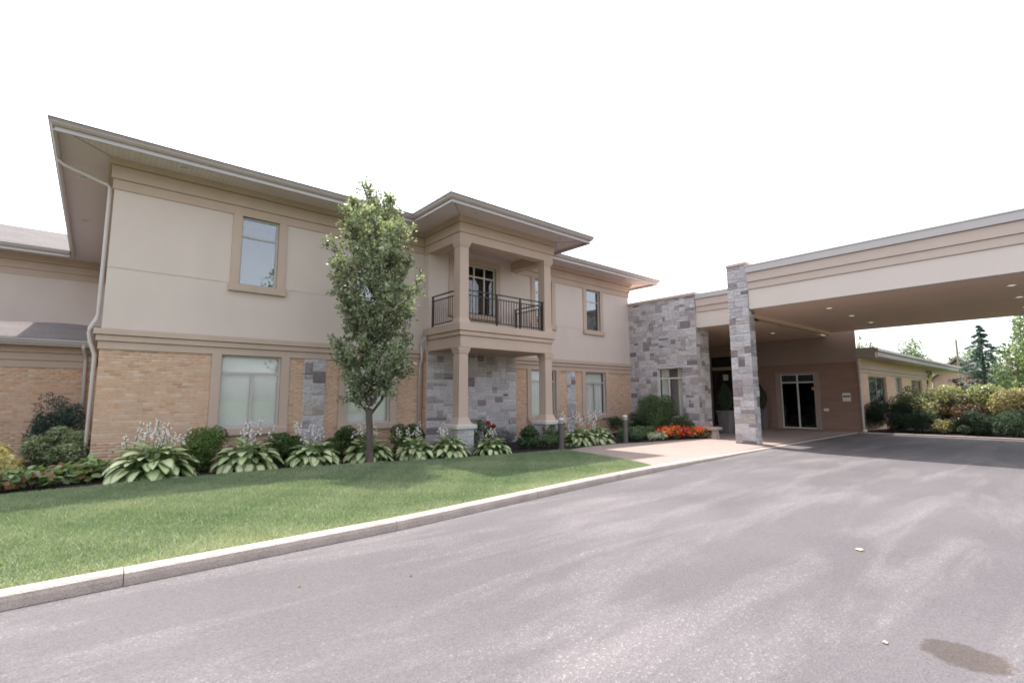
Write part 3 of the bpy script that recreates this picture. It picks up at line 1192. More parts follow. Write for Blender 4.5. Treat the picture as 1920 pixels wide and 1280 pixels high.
# ---- portico: beam ring, deck, columns, piers, railing
m = MB()
for z0, z1, p in ((6.52, 6.785, 0.0), (6.795, 7.09, 0.035), (7.10, 7.272, 0.10)):
    m.box(8.17 - p, 12.18 + p, 12.0 - p, 12.36, z0, z1)
    m.box(8.17 - p, 8.51, 12.36, 14.08, z0, z1)
    m.box(11.84, 12.18 + p, 12.36, 14.08, z0, z1)
m.box(8.185, 8.50, 12.015, 14.07, 6.53, 7.26)
m.box(11.85, 12.165, 12.015, 14.07, 6.53, 7.26)
m.box(8.5, 11.85, 12.015, 12.35, 6.53, 7.26)
m.build('portico_beam', 'tan_trim', B, bevel=0.006)
MB().box(8.5, 11.85, 12.35, 13.93, 6.88, 6.92).build('balcony_ceiling', 'stucco', B)
for z0, z1, p in ((3.23, 3.585, 0.0), (3.595, 3.725, 0.05), (3.735, 3.97, 0.10)):
    MB().box(8.2 - p, 12.06 + p, 11.99 - p, 13.89, z0, z1).build('deck_band', 'tan_trim', B, bevel=0.008)
MB().box(8.22, 12.04, 12.01, 13.88, 3.3, 3.95).build('deck_core', 'tan_trim', B)

for x0 in (8.19, 11.77):
    x1, y0, y1 = x0 + 0.34, 12.03, 12.37
    c = MB().frustum((x0, x1, y0, y1, 3.96), (x0 + .01, x1 - .01, y0 + .01, y1 - .01, 6.42)).build('column', 'tan_trim', B, bevel=0.008)
    mm = MB().box(x0 - .012, x1 + .012, y0 - .012, y1 + .012, 6.36, 6.41)
    mm.frustum((x0 - .02, x1 + .02, y0 - .02, y1 + .02, 6.412), (x0 - .055, x1 + .055, y0 - .055, y1 + .02, 6.517))
    mm.build('capital', 'tan_trim', c)
    MB().frustum((x0 - .045, x1 + .045, y0 - .045, y1 + .045, 3.972), (x0 - .005, x1 + .005, y0 - .005, y1 + .005, 4.12)).build('base', 'tan_trim', c)
    c = MB().frustum((x0, x1, y0, y1, 0.94), (x0 + .01, x1 - .01, y0 + .01, y1 - .01, 3.12)).build('column', 'tan_trim', B, bevel=0.008)
    mm = MB().box(x0 - .012, x1 + .012, y0 - .012, y1 + .012, 3.06, 3.11)
    mm.frustum((x0 - .02, x1 + .02, y0 - .02, y1 + .02, 3.112), (x0 - .055, x1 + .055, y0 - .035, y1 + .055, 3.226))
    mm.build('capital', 'tan_trim', c)
    MB().frustum((x0 - .085, x1 + .085, y0 - .085, y1 + .085, 0.935), (x0 - .005, x1 + .005, y0 - .005, y1 + .005, 1.14)).build('base', 'tan_trim', c)
    p = MB().box(x0 - .12, x1 + .12, y0 - .12, y1 + .12, 0.0, 0.80).build('pier', 'stone_mortar', B)
    lay_stones(p, 'y', y0 - .12, x0 - .14, x1 + .12, 0.08, 0.79, seed=31 + int(x0), wide=(2, 3), cell=(0.115, 0.12))
    lay_stones(p, 'x', x0 - .12, y0 - .12, y1 + .12, 0.08, 0.79, seed=33 + int(x0), wide=(2, 3), cell=(0.115, 0.12))
    MB().box(x0 - .20, x1 + .20, y0 - .20, y1 + .20, 0.80, 0.935).build('cap_stone', 'cap_stone', p, bevel=0.03)


def railing(a, b_, posts):
    a, b_ = Vector(a), Vector(b_)
    m = MB()
    z0 = 3.97
    dv = (b_ - a)
    n = Vector((-dv.y, dv.x, 0)).normalized()

    def bar(p, q, w, h):
        t = (q - p).normalized() * 0
        s_ = n * w / 2
        v = []
        for e in (p, q):
            for sx, sz in ((-1, -1), (1, -1), (1, 1), (-1, 1)):
                v.append(tuple(e + s_ * sx + Vector((0, 0, sz * h / 2))))
        m.add(v, [(0, 3, 2, 1), (4, 5, 6, 7), (0, 1, 5, 4), (1, 2, 6, 5), (2, 3, 7, 6), (3, 0, 4, 7)])
    for z, w, h in ((5.03, 0.045, 0.035), (4.88, 0.035, 0.03), (4.09, 0.035, 0.03)):
        bar(a + Vector((0, 0, z)), b_ + Vector((0, 0, z)), w, h)
    for t in posts:
        p = a + dv * t
        m.box(p.x - .024, p.x + .024, p.y - .024, p.y + .024, z0, 5.045)
        m.box(p.x - .045, p.x + .045, p.y - .045, p.y + .045, z0, z0 + 0.015)
    o = m.build('railing', 'rail_metal', B)
    k = int(dv.length / 0.112)
    for i in range(1, k):
        p = a + dv * (i / k)
        MB().box(p.x - .008, p.x + .008, p.y - .008, p.y + .008, 4.104, 4.866).build('baluster', 'rail_metal', o)


railing((8.3, 13.80, 0), (8.3, 12.36, 0), (0.03,))
railing((8.52, 12.12, 0), (11.78, 12.12, 0), (0.36, 0.67, 0.985))
railing((11.98, 12.36, 0), (11.98, 13.86, 0), (0.97, 0.04))

# ---- rainwater pipes
SP = 0.042
m = MB()
m.tube([(-1.02, 14.75, 7.28), (-1.02, 14.75, 7.16), (-0.92, 14.72, 7.06), (-0.12, 14.42, 6.70), (-0.075, 14.38, 6.60), (-0.075, 14.38, 3.62),
        (-0.10, 14.38, 3.52), (-0.20, 14.38, 3.30), (-0.205, 14.38, 3.20), (-0.17, 14.38, 3.0), (-0.08, 14.38, 2.72), (-0.075, 14.38, 2.62),
        (-0.075, 14.38, 0.3), (-0.1, 14.34, 0.2), (-0.22, 14.2, 0.14)], SP, 8)
d_ = m.build('downspout', 'spout_metal', B, smooth=True)
m = MB()
m.box(8.0, 8.16, 13.72, 13.88, 3.72, 3.93)
m.build('rainwater_head', 'gutter_metal', B, bevel=0.01)
m = MB()
m.tube([(8.08, 13.82, 3.74), (8.08, 13.82, 3.66), (8.06, 13.95, 3.52), (8.06, 14.1, 3.42), (8.06, 14.03, 3.30), (8.06, 14.02, 2.95), (8.06, 14.14, 2.75), (8.06, 14.14, 0.2)], 0.038, 8)
m.build('downspout', 'spout_metal', B, smooth=True)
m = MB()
m.tube([(12.09, 14.12, 6.5), (12.09, 14.12, 3.35)], 0.03, 8)
m.build('downspout', 'spout_metal', B, smooth=True)

# ------------------------------------------------------------------ left wing and low annex
W = thing('rear_wing', 'set-back upper wing at far left with beige stucco and shingled roof', 'building', (-6, 26, 0.08))
m = MB()
wall(m, 'y', 25.98, -14, 0.05, 0, 7.3)
m.quad((-14, 26, 0), (-14, 36, 0), (-14, 36, 7.3), (-14, 26, 7.3))
m.build('stucco_wall', 'stucco', W)
for z0, z1, p in ((6.45, 6.70, 0.04), (6.71, 7.0, 0.08), (7.01, 7.27, 0.14)):
    MB().box(-14, -0.02, 26 - p, 26.02, z0, z1).build('frieze', 'tan_trim', W)
sweep('gutter', [(-14, 24.9), (-1.14, 24.9)], [(0, EZ - 0.005), (0, EZ - 0.03), (0.014, EZ - 0.04), (0.018, EZ - 0.075), (0.055, EZ - 0.125), (0.098, EZ - 0.125), (0.098, EZ - 0.02)], 'gutter_metal', W)
sweep('fascia', [(-14, 24.9), (-1.14, 24.9)], [(0.10, EZ - 0.02), (0.10, EZ - 0.20), (0.075, EZ - 0.205), (0.075, EZ - 0.225), (0.13, EZ - 0.225), (0.13, EZ - 0.02)], 'fascia_metal', W)
MB().box(-14, -1.01, 25.03, 26.0, SZ, SZ + 0.02).build('soffit', 'soffit_x', W)
m = MB()
m.quad((-14, 24.9, EZ + .01), (0.5, 24.9, EZ + .01), (0.5, 33.1, 10.12), (-14, 33.1, 10.12))
m.quad((-14, 33.1, 10.12), (0.5, 33.1, 10.12), (0.5, 41, EZ), (-14, 41, EZ))
m.build('roof', 'shingle', W)

A = thing('brick_annex', 'single-storey tan brick annex with a grey shingle roof at far left', 'building', (-5, 18.2, 0.08))
AY = 18.15
m = MB()
wall(m, 'y', AY + .007, -9.0, 0.05, 0, 2.62)
ab = m.build('brick_wall', 'mortar', A)
mass = []
lay_bricks(A, ab, 'y', AY + .007, -3.2, -0.012, 0.9, 2.57, limit=300, mass=mass, seed=15)
lay_bricks(A, ab, 'y', AY + .007, -3.2, -0.012, 0.09, 0.9, limit=300, mass=mass, seed=16)
lay_bricks(A, ab, 'y', AY + .007, -9.0, -3.2, 0.09, 2.57, limit=300, mass=mass, seed=17)
build_mass(mass, A)
for z0, z1, p in ((2.57, 2.75, 0.03), (2.76, 2.95, 0.06), (2.96, 3.15, 0.10)):
    MB().box(-9, -0.03, AY - p, AY + .03, z0, z1).build('frieze', 'tan_trim', A)
MB().box(-9, -0.03, 17.72, AY + .02, 3.15, 3.17).build('soffit', 'soffit_x', A)
sweep('gutter', [(-9, 17.6), (-0.15, 17.6)], [(0, 3.30), (0, 3.27), (0.018, 3.24), (0.055, 3.17), (0.1, 3.17), (0.1, 3.29)], 'fascia_metal', A)
sweep('fascia', [(-9, 17.6), (-0.15, 17.6)], [(0.1, 3.28), (0.1, 3.13), (0.13, 3.13), (0.13, 3.28)], 'fascia_metal', A)
m = MB()
m.quad((-9, 17.6, 3.31), (-0.02, 17.6, 3.31), (-0.02, 20.6, 4.06), (-0.95, 20.6, 4.09))
m.tri((-9, 17.6, 3.31), (-0.95, 20.6, 4.09), (-9, 20.6, 3.5))
m.quad((-0.95, 20.6, 4.09), (-0.02, 20.6, 4.06), (-0.02, 26, 3.4), (-9, 26, 3.4))
m.tri((-9, 20.6, 3.5), (-0.95, 20.6, 4.09), (-9, 26, 3.4))
m.build('roof', 'shingle', A)
m = MB()
m.tube([(-0.33, 17.68, 3.2), (-0.33, 17.72, 3.08), (-0.28, 18.06, 2.9), (-0.27, 18.08, 2.8), (-0.22, 18.08, 0.2)], 0.045, 8)
m.build('downspout', 'spout_metal', A, smooth=True)

# ------------------------------------------------------------------ entrance pavilion
E_ = thing('entrance_pavilion', 'grey stone entrance block with a tall curtained window beside the canopy', 'building', (20.2, 12.0, 0.05))
XW = 19.62
m = MB()
wop = (11.45, 12.70, 0.83, 3.03)
wall(m, 'x', XW, 10.74, 14.2, 0.0, 6.15, [wop], 0.2)
wall(m, 'y', 10.74, XW, 20.7, 0.0, 6.15)
m.quad((20.7, 10.74, 0), (20.7, 15.2, 0), (20.7, 15.2, 4.8), (20.7, 10.74, 4.8))
sw = m.build('stone_wall', 'stone_mortar', E_)
lay_stones(sw, 'x', XW, 10.72, 14.19, 0.06, 6.13, [wop], cell=(0.125, 0.108), seed=41)
lay_stones(sw, 'y', 10.74, XW, 20.7, 0.06, 4.72, cell=(0.135, 0.118), seed=42, wide=(2, 3))
window(E_, 'x', XW, *wop, us=[12.18], vs=[2.56], split_from=2.56, blind='curtain', frame='white_frame', fw=0.05, bar=0.06, rec=0.10, room='dark_interior', seed=5)
MB().box(XW - .07, 20.75, 10.66, 14.19, 6.15, 6.27).build('coping', 'canopy_trim', E_, bevel=0.012)
XE = 19.72
for z0, z1, p, mt, nm in ((4.70, 5.37, 0.0, 'canopy_stucco', 'fascia'), (5.38, 5.61, 0.04, 'canopy_trim', 'fascia_band'), (5.62, 5.94, 0.08, 'canopy_trim', 'fascia_band'), (5.95, 6.17, 0.13, 'fascia_metal', 'roof_edge')):
    MB().box(XE - p, 20.2, 8.31, 10.70, z0, z1).build(nm, mt, E_, bevel=0.006)
MB().box(XE + .02, 28.2, 8.31, 15.2, 4.73, 6.12).build('roof', 'ceiling_paint', E_)
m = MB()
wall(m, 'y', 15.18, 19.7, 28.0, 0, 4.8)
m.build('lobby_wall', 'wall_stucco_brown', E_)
downlight(E_, 24.3, 9.4, 4.728, 0.11, 'lamp_glow')

# ------------------------------------------------------------------ drive-through canopy
C = thing('drive_through_canopy', 'long beige flat canopy spanning the driveway on grey stone pillars', 'canopy', (17.9, 4.0, 0.0))
YA, YB = -2.2, 8.29
XC, XD = 17.65, 27.38
for z0, z1, p, mt, nm in ((4.83, 5.535, 0.0, 'canopy_stucco', 'fascia'), (5.545, 5.795, 0.04, 'canopy_trim', 'fascia_band'), (5.805, 6.125, 0.08, 'canopy_trim', 'fascia_band'), (6.135, 6.36, 0.14, 'fascia_metal', 'roof_edge'),
                          (6.363, 6.41, 0.155, 'fascia_metal', 'roof_edge')):
    m = MB()
    p2 = min(p, 0.03)
    m.box(XC - p, XC + 0.3, YA, 7.57, z0, z1)
    m.box(XD - 0.3, XD + p, YA, YB, z0, z1)
    m.box(18.12, XD - 0.3, YB - 0.3, YB + p2 - 0.02, z0, z1)
    m.build(nm, mt, C, bevel=0.006)
MB().box(XC + .02, XD - .02, YA + .02, YB - .04, 4.87, 6.34).build('roof', 'canopy_trim', C)
MB().box(XC + .3, XD - .3, YA + .1, YB - .3, 4.826, 4.87).build('ceiling', 'ceiling_paint', C)
m = MB()
m.box(18.12, XD - .3, 7.80, 8.0, 4.70, 4.826)
m.build('ceiling_beam', 'ceiling_paint', C, bevel=0.01)
for x in (19.5, 22.03, 24.67):
    for y in (5.6, 1.09):
        downlight(C, x, y, 4.822, 0.11, 'lamp_glow')


def pillar(y0, y1, seed):
    x0, x1 = 17.6, 18.1
    p = MB().box(x0 + .02, x1, y0 + .02, y1, -0.02, 6.47).build('pillar', 'stone_mortar', C)
    lay_stones(p, 'x', x0 + .02, y0 - .012, y1, 0.05, 6.46, seed=seed, cell=(0.12, 0.118), wide=(2, 4), proud=0.028)
    lay_stones(p, 'y', y0 + .02, x0 + .02, x1, 0.05, 6.46, seed=seed + 1, cell=(0.12, 0.118), wide=(2, 3), proud=0.028)
    MB().box(x0 - .03, x1 + .05, y0 - .03, y1 + .02, 6.475, 6.575).build('coping', 'canopy_trim', p, bevel=0.012)


pillar(7.58, 8.30, 51)
pillar(-2.2, -1.48, 57)

# ------------------------------------------------------------------ low wing behind the canopy
L = thing('low_wing', 'single-storey brown brick wing with glazed doors behind the canopy', 'building', (30, 9, 0.05))
XL, YL = 28.0, 7.05
sd, ed = (8.97, 10.62, 0.08, 2.90), (12.2, 14.4, 0.08, 4.05)
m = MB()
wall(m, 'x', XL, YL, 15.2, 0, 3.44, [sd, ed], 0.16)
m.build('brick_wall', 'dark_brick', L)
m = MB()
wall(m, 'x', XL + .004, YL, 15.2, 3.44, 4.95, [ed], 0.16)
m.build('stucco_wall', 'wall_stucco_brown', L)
MB().box(XL - .03, XL + .02, YL - .02, 12.15, 3.40, 3.50).build('string_course', 'wall_stucco_brown', L)
w = window(L, 'x', XL, *sd, us=[9.80], vs=[2.46], glass='door_glass', frame='white_frame', fw=0.06, bar=0.08, rec=0.06, room='dark_interior', name='glazed_door', seed=1)
m = MB()
for i in range(14):
    a = sd[0] + 0.06 + i * 0.11
    m.quad((XL + 0.2, a, 2.5), (XL + 0.2, a + 0.1, 2.5), (XL + 0.2, a + 0.1, 2.84), (XL + 0.2, a, 2.84))
m.build('blind', 'blind', w)
m = MB()
m.lathe([(0.085, 0), (0.085, 0.004)], (0, 0, 0), 20)
for i, v in enumerate(m.v):
    m.v[i] = (XL + 0.07 + v[2], 9.07 + v[0], 2.13 + v[1])
m.build('round_sticker', 'amber', w)
m = MB()
abox(m, 'x', XL, sd[0] - .22, sd[0], 0.05, 3.0, -.03, .02)
abox(m, 'x', XL, sd[1], sd[1] + .22, 0.05, 3.0, -.03, .02)
abox(m, 'x', XL, sd[0], sd[1], 2.9, 3.0, -.03, .02)
m.build('door_trim', 'wall_stucco_brown', w)
w = window(L, 'x', XL, *ed, us=[13.3], vs=[3.35], glass='door_glass', frame='dark_interior', fw=0.07, bar=0.07, rec=0.06, room='dark_interior', name='entrance_door', seed=2)
m = MB()
abox(m, 'x', XL, ed[0], ed[1], 3.27, 3.46, 0.03, 0.058)
m.build('transom_bar', 'tan_trim', w)
for y, z in ((13.62, 2.85), (12.95, 2.9)):
    MB().box(XL + .075, XL + .083, y - .15, y + .15, z - .17, z + .17).build('notice', 'paper', w)
n_ = MB().box(XL - .025, XL + .001, 7.44, 7.78, 1.48, 1.88).build('wall_sign', 'paper', L)
MB().box(XL - .029, XL - .025, 7.46, 7.76, 1.68, 1.76).build('printed_band', 'red_print', n_)
MB().box(XL - .12, XL, 8.40, 8.62, 0.98, 1.12).build('wall_vent', 'paper', L, bevel=0.03)
m = MB()
lw = [(29.6, 33.0, 0.8, 2.76), (35.0, 36.5, 0.9, 2.80), (39.0, 42.0, 0.9, 2.76)]
wall(m, 'y', YL, XL, 43.6, 0, 3.6, lw, 0.16)
m.quad((43.6, YL, 0), (43.6, 15, 0), (43.6, 15, 3.6), (43.6, YL, 3.6))
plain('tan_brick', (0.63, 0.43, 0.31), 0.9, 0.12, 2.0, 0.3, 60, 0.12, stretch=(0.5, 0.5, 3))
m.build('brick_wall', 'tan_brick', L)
window(L, 'y', YL, *lw[0], us=[31.3], blind=None, room='interior', glass='door_glass', seed=3)
window(L, 'y', YL, *lw[1], vs=[1.9], blind='slats', glass='glass', seed=4)
window(L, 'y', YL, *lw[2], us=[40.5], glass='door_glass', seed=5)
m = MB()
for i in range(9):
    x = 29.75 + i * 0.36
    m.tube([(x, YL + .28, 0.9), (x, YL + .28, 2.74)], 0.07, 6)
m.build('curtain', 'curtain', L)
for z0, z1, p in ((2.86, 3.05, 0.04), (3.06, 3.3, 0.08)):
    MB().box(XL - p, 43.6, YL - p, YL + .02, z0, z1).build('frieze', 'tan_trim', L)
MB().box(XL + .25, 55.0, 6.30, 15.2, 3.60, 3.98).build('roof', 'shingle', L)
MB().box(XL - .02, XL + .25, 6.30, 7.12, 3.56, 4.04).build('roof_end', 'gutter_metal', L)
m = MB()
wall(m, 'y', 8.4, 43.6, 54.0, 0, 3.6)
m.quad((54, 8.4, 0), (54, 15, 0), (54, 15, 3.6), (54, 8.4, 3.6))
m.build('set_back_wall', 'tan_brick', L)
MB().box(XL + .26, 55.0, 6.28, 6.30, 3.62, 4.0).build('fascia', 'gutter_metal', L)
MB().box(XL, 55.1, 6.18, 6.28, 3.86, 3.985).build('gutter', 'fascia_metal', L)
MB().box(XL + .26, 54.9, 6.32, 8.4, 3.585, 3.60).build('soffit', 'soffit_x', L)
m = MB()
m.tube([(27.94, 6.9, 3.5), (27.92, 6.98, 3.35), (27.92, 6.98, 0.25), (27.86, 6.95, 0.12)], 0.045, 8)
d_ = m.build('downspout', 'spout_metal', L, smooth=True)
MB().lathe([(0.09, 0.04), (0.09, 0.14), (0.06, 0.17)], (27.86, 6.94, 0.0), 10).build('drain_boot', 'white_paint', d_)

# ------------------------------------------------------------------ plants
def unit(a):
    return a / np.maximum(np.linalg.norm(a, axis=1, keepdims=True), 1e-9)


def leaf_arrays(P, size, direc=None, nrm=None, asp=0.55, g=nrng):
    """one folded diamond per leaf; direc = long axis, nrm = rough normal"""
    n = len(P)
    size = np.broadcast_to(np.asarray(size, float), (n,))[:, None]
    d = unit(g.normal(size=(n, 3))) if direc is None else unit(direc)
    q = unit(g.normal(size=(n, 3))) if nrm is None else unit(nrm)
    b = unit(np.cross(d, q))
    q = np.cross(b, d)
    base = P - d * size * 0.5
    tip = P + d * size * 0.5 - q * size * 0.08
    mid = P - d * size * 0.06
    l = mid + b * size * asp * 0.5 + q * size * 0.10
    r_ = mid - b * size * asp * 0.5 + q * size * 0.10
    V = np.stack([base, l, tip, r_], axis=1).reshape(-1, 3)
    F = np.arange(n * 4).reshape(n, 4)
    return V, F


def foliage(name, P, size, col, parent, mat='leaf', direc=None, nrm=None, asp=0.55, g=nrng):
    V, F = leaf_arrays(P, size, direc, nrm, asp, g)
    return np_mesh(name, V, F, mat, parent, np.repeat(col, 4, axis=0))


def lumpy(g, n, c, rx, ry, h, lumps=14, fill=0.35, lr=0.42):
    """points over a lumpy mound standing on c; returns points, outward directions, lump id"""
    k = lumps
    th = g.uniform(0, 2 * np.pi, k)
    el = np.arcsin(g.uniform(-0.9, 1, k))
    rr = g.uniform(0.45, 0.8, k)
    C_ = np.stack([np.cos(th) * np.cos(el) * rr * rx, np.sin(th) * np.cos(el) * rr * ry, h * (0.48 + 0.5 * np.sin(el) * rr)], 1)
    R_ = g.uniform(lr * 0.7, lr * 1.2, k)
    idx = g.integers(0, k, n)
    d = unit(g.normal(size=(n, 3)))
    rad = R_[idx] * (1 - fill * g.random(n) ** 2)
    P = C_[idx] + d * rad[:, None] * np.array([rx, ry, h * 0.55])
    P[:, 2] = np.abs(P[:, 2]) + 0.02
    P = P[P[:, 2] < h * 1.15] if False else P
    P += np.array(c)
    return P, d, idx


LEAF_GAIN = 1.4        # even gain that lightens all foliage colours


def colours(g, n, a, b, idx=None, amp=0.22):
    t = g.random(n)[:, None]
    c = (np.array(a) * (1 - t) + np.array(b) * t) * LEAF_GAIN
    if idx is not None:
        k = 1 + amp * g.normal(size=idx.max() + 1)
        c = c * np.clip(k, 0.55, 1.5)[idx][:, None]
    return np.clip(c, 0.005, 1)


def shrub(name, label, cat, loc, rx, ry, h, n, leaf, ca, cb, seed, asp=0.5, mat='leaf', group=None, lumps=14, fill=0.45, flat=0.0, lr=0.42):
    g = np.random.default_rng(seed)
    t = thing(name, label, cat, loc, group)
    P, d, idx = lumpy(g, n, loc, rx, ry, h, lumps, fill, lr)
    direc = None
    nrm = d + 0.5 * g.normal(size=(n, 3))
    if flat > 0:      # sprays that reach outwards, nearly level
        direc = d * np.array([1, 1, 1 - flat]) + 0.25 * g.normal(size=(n, 3))
        nrm = np.array([0, 0, 1.0]) + 0.4 * g.normal(size=(n, 3))
    foliage('foliage', P, leaf * g.uniform(0.7, 1.3, n), colours(g, n, ca, cb, idx), t, mat, direc, nrm, asp, g)
    for i in range(5):
        a = g.uniform(0, 6.28)
        r_ = g.uniform(0.3, 0.6)
        e = (loc[0] + rx * r_ * math.cos(a), loc[1] + ry * r_ * math.sin(a), loc[2] + h * g.uniform(.5, .75))
        MB().tube([(loc[0] + .04 * math.cos(a), loc[1] + .04 * math.sin(a), loc[2] - .02),
                   ((loc[0] + e[0]) / 2, (loc[1] + e[1]) / 2, loc[2] + h * .4), e], [0.022, 0.016, 0.006], 5).build('stem', 'dark_stem', t)
    return t


# ---- hostas
def hosta_leaf(a0, bend, cup, seed):
    r_ = random.Random(seed)
    nt, nw = 8, 5
    path = [Vector((0, 0, 0))]
    ang = R(a0)
    pet = 0.24
    segs = 10
    pts = []
    p = Vector((0, 0, 0))
    for i in range(segs + 1):
        s_ = i / segs
        pts.append((s_, p.copy(), ang))
        step = 1.0 / segs
        a = R(a0) - R(bend) * (s_ ** 1.5)
        ang = a
        p = p + Vector((math.cos(a), 0, math.sin(a))) * step
    v, f, ed = [], [], []

    def at(s_):
        i = min(int(s_ * segs), segs - 1)
        k = s_ * segs - i
        return pts[i][1].lerp(pts[i + 1][1], k), pts[i][2] * (1 - k) + pts[i + 1][2] * k
    # petiole strip
    for s_ in (0, pet * 0.5):
        q, a = at(s_)
        for sgn in (-1, 1):
            v.append((q.x, sgn * 0.012, q.z))
            ed.append(0.75)
    rows = []
    tw = r_.uniform(-.06, .06)
    for i in range(nt + 1):
        u = i / nt
        s_ = pet + (1 - pet) * u
        q, a = at(s_)
        w = 0.235 * (math.sin(math.pi * min(1, (u * 0.94 + 0.06)) ** 0.72) ** 0.8) + 0.004
        if i == nt:
            w = 0.002
        row = []
        for j in range(nw):
            k = (j / (nw - 1)) * 2 - 1
            up = cup * w * abs(k) ** 1.4 + 0.008 * math.sin(5 * u + 3 * k + seed) + tw * k * u * .5
            nx, nz = -math.sin(a), math.cos(a)
            row.append(len(v))
            v.append((q.x + nx * up, k * w, q.z + nz * up))
            ed.append(max(abs(k), 0.0) if 0 < i < nt else 1.0)
        rows.append(row)
    f.append((0, 1, 3, 2))
    f.append((2, 3, rows[0][3], rows[0][1]))
    for i in range(nt):
        for j in range(nw - 1):
            f.append((rows[i][j], rows[i][j + 1], rows[i + 1][j + 1], rows[i + 1][j]))
    me = bpy.data.meshes.new('hosta_leaf')
    me.from_pydata(v, [], f)
    at_ = me.attributes.new('edge', 'FLOAT', 'POINT')
    at_.data.foreach_set('value', ed)
    me.polygons.foreach_set('use_smooth', [True] * len(f))
    me.materials.append(MATS['hosta_leaf'])
    return me


HL = [hosta_leaf(12, 34, .20, k) for k in range(1, 4)] + [hosta_leaf(18, 58, .16, k) for k in range(4, 7)]


def stalk_mesh(seed):
    g = np.random.default_rng(seed)
    V, F, C_ = [], [], []
    # stem: three-sided, gently bowed
    bow = g.uniform(-.12, .12, 2)
    k = 6
    for i in range(k + 1):
        t = i / k
        c = np.array([bow[0] * t * t, bow[1] * t * t, t])
        for a in range(3):
            V.append(c + 0.0055 * np.array([math.cos(a * 2.09), math.sin(a * 2.09), 0]))
            C_.append((0.16, 0.2, 0.09))
    for i in range(k):
        for a in range(3):
            F.append((i * 3 + a, i * 3 + (a + 1) % 3, (i + 1) * 3 + (a + 1) % 3, (i + 1) * 3 + a))
    for b_ in range(8):
        t = 0.76 + 0.24 * b_ / 7 + g.uniform(-.015, .015)
        c = np.array([bow[0] * t * t, bow[1] * t * t, t])
        a = g.uniform(0, 6.28)
        o = np.array([math.cos(a), math.sin(a), -0.45 + 0.5 * (t > .95)])
        L_ = g.uniform(0.045, 0.07) * (1.15 - 0.5 * (t - .76) / .24)
        e = c + o * L_
        x = np.cross(o, [0, 0, 1.0])
        x /= np.linalg.norm(x)
        y = np.cross(o, x)
        w = 0.028
        n = len(V)
        V.append(c + o * 0.006)
        cc = np.array([0.80, 0.74, 0.84]) * g.uniform(.85, 1.12)
        C_.append(cc)
        for q in range(4):
            V.append(e + (x * math.cos(q * 1.57) + y * math.sin(q * 1.57)) * w)
            C_.append(cc)
        for q in range(4):
            F.append((n, n + 1 + q, n + 1 + (q + 1) % 4, n))
    me_o = None
    V = np.array(V)
    me = bpy.data.meshes.new('flower_stalk')
    me.from_pydata([tuple(v) for v in V], [], [tuple(dict.fromkeys(f)) for f in F])
    at_ = me.color_attributes.new('col', 'FLOAT_COLOR', 'POINT')
    c4 = np.ones((len(V), 4), dtype=np.float32)
    c4[:, :3] = np.array(C_)
    at_.data.foreach_set('color', c4.ravel())
    me.materials.append(MATS['petal'])
    return me


STALKS = [stalk_mesh(s) for s in range(4)]


def hosta(label, x, y, s, leaves, stalks, seed, tone=1.0, zs=1.0, stalk_h=(0.62, 0.95), back=0.25, spread=0.6):
    r_ = random.Random(seed)
    s *= 1.16 if s < .9 else 1.06
    zs *= .92
    tone *= 1.2
    stalks = int(stalks * .8)
    z = 0.085
    t = thing('hosta', label, 'hosta', (x, y, z), 'hostas along the foot of the building')
    leaves = int(leaves * 2.3)
    for i in range(leaves):
        u_ = (i + .5) / leaves
        phi = R(98) * u_ ** .55 + r_.uniform(-.08, .08)        # 0 = top of the mound
        yaw = i * 2.39996 + r_.uniform(-.25, .25)
        el = R(36) - phi * 1.12 + r_.uniform(-.16, .16)
        sc_ = s * r_.uniform(.42, .54) * (0.86 + .2 * u_)
        pale = r_.random()
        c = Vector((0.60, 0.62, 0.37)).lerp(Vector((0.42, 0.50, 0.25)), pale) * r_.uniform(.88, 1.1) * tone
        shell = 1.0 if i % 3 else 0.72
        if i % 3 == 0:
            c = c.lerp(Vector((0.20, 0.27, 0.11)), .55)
        rr, hh = shell * s * .50 * math.sin(min(phi, 1.7)), shell * s * zs * .50 * max(math.cos(phi), -0.05)
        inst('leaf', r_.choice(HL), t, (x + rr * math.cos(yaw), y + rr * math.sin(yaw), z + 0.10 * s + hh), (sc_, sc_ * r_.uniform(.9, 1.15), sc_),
             (r_.uniform(-.3, .3), -el, yaw), c)
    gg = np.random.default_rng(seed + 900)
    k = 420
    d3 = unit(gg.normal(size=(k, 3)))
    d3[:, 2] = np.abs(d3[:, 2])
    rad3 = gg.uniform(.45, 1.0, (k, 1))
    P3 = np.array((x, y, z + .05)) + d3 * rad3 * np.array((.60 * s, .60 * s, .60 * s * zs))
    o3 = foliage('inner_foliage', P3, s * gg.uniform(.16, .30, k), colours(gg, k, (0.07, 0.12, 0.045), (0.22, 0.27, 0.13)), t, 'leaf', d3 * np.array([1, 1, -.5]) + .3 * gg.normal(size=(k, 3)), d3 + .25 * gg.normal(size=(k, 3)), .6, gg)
    o3['kind'] = 'stuff'
    for k in range(5):
        a = k * 1.26
        MB().tube([(x, y, z), (x + s * .2 * math.cos(a), y + s * .2 * math.sin(a), z + s * .3)], [.015, .008], 5).build('petiole', 'dark_stem', t)
    for i in range(stalks):
        a = r_.uniform(0, 6.28)
        rr = s * spread * r_.random() ** .5
        h = r_.uniform(*stalk_h) * .92
        inst('flower_stalk', r_.choice(STALKS), t, (x + rr * math.cos(a) * .75, y + back + rr * math.sin(a) * .55, z + 0.02), (1, 1, h),
             (r_.uniform(-.16, .16), r_.uniform(-.2, .2), r_.uniform(0, 6.28)))
    return t


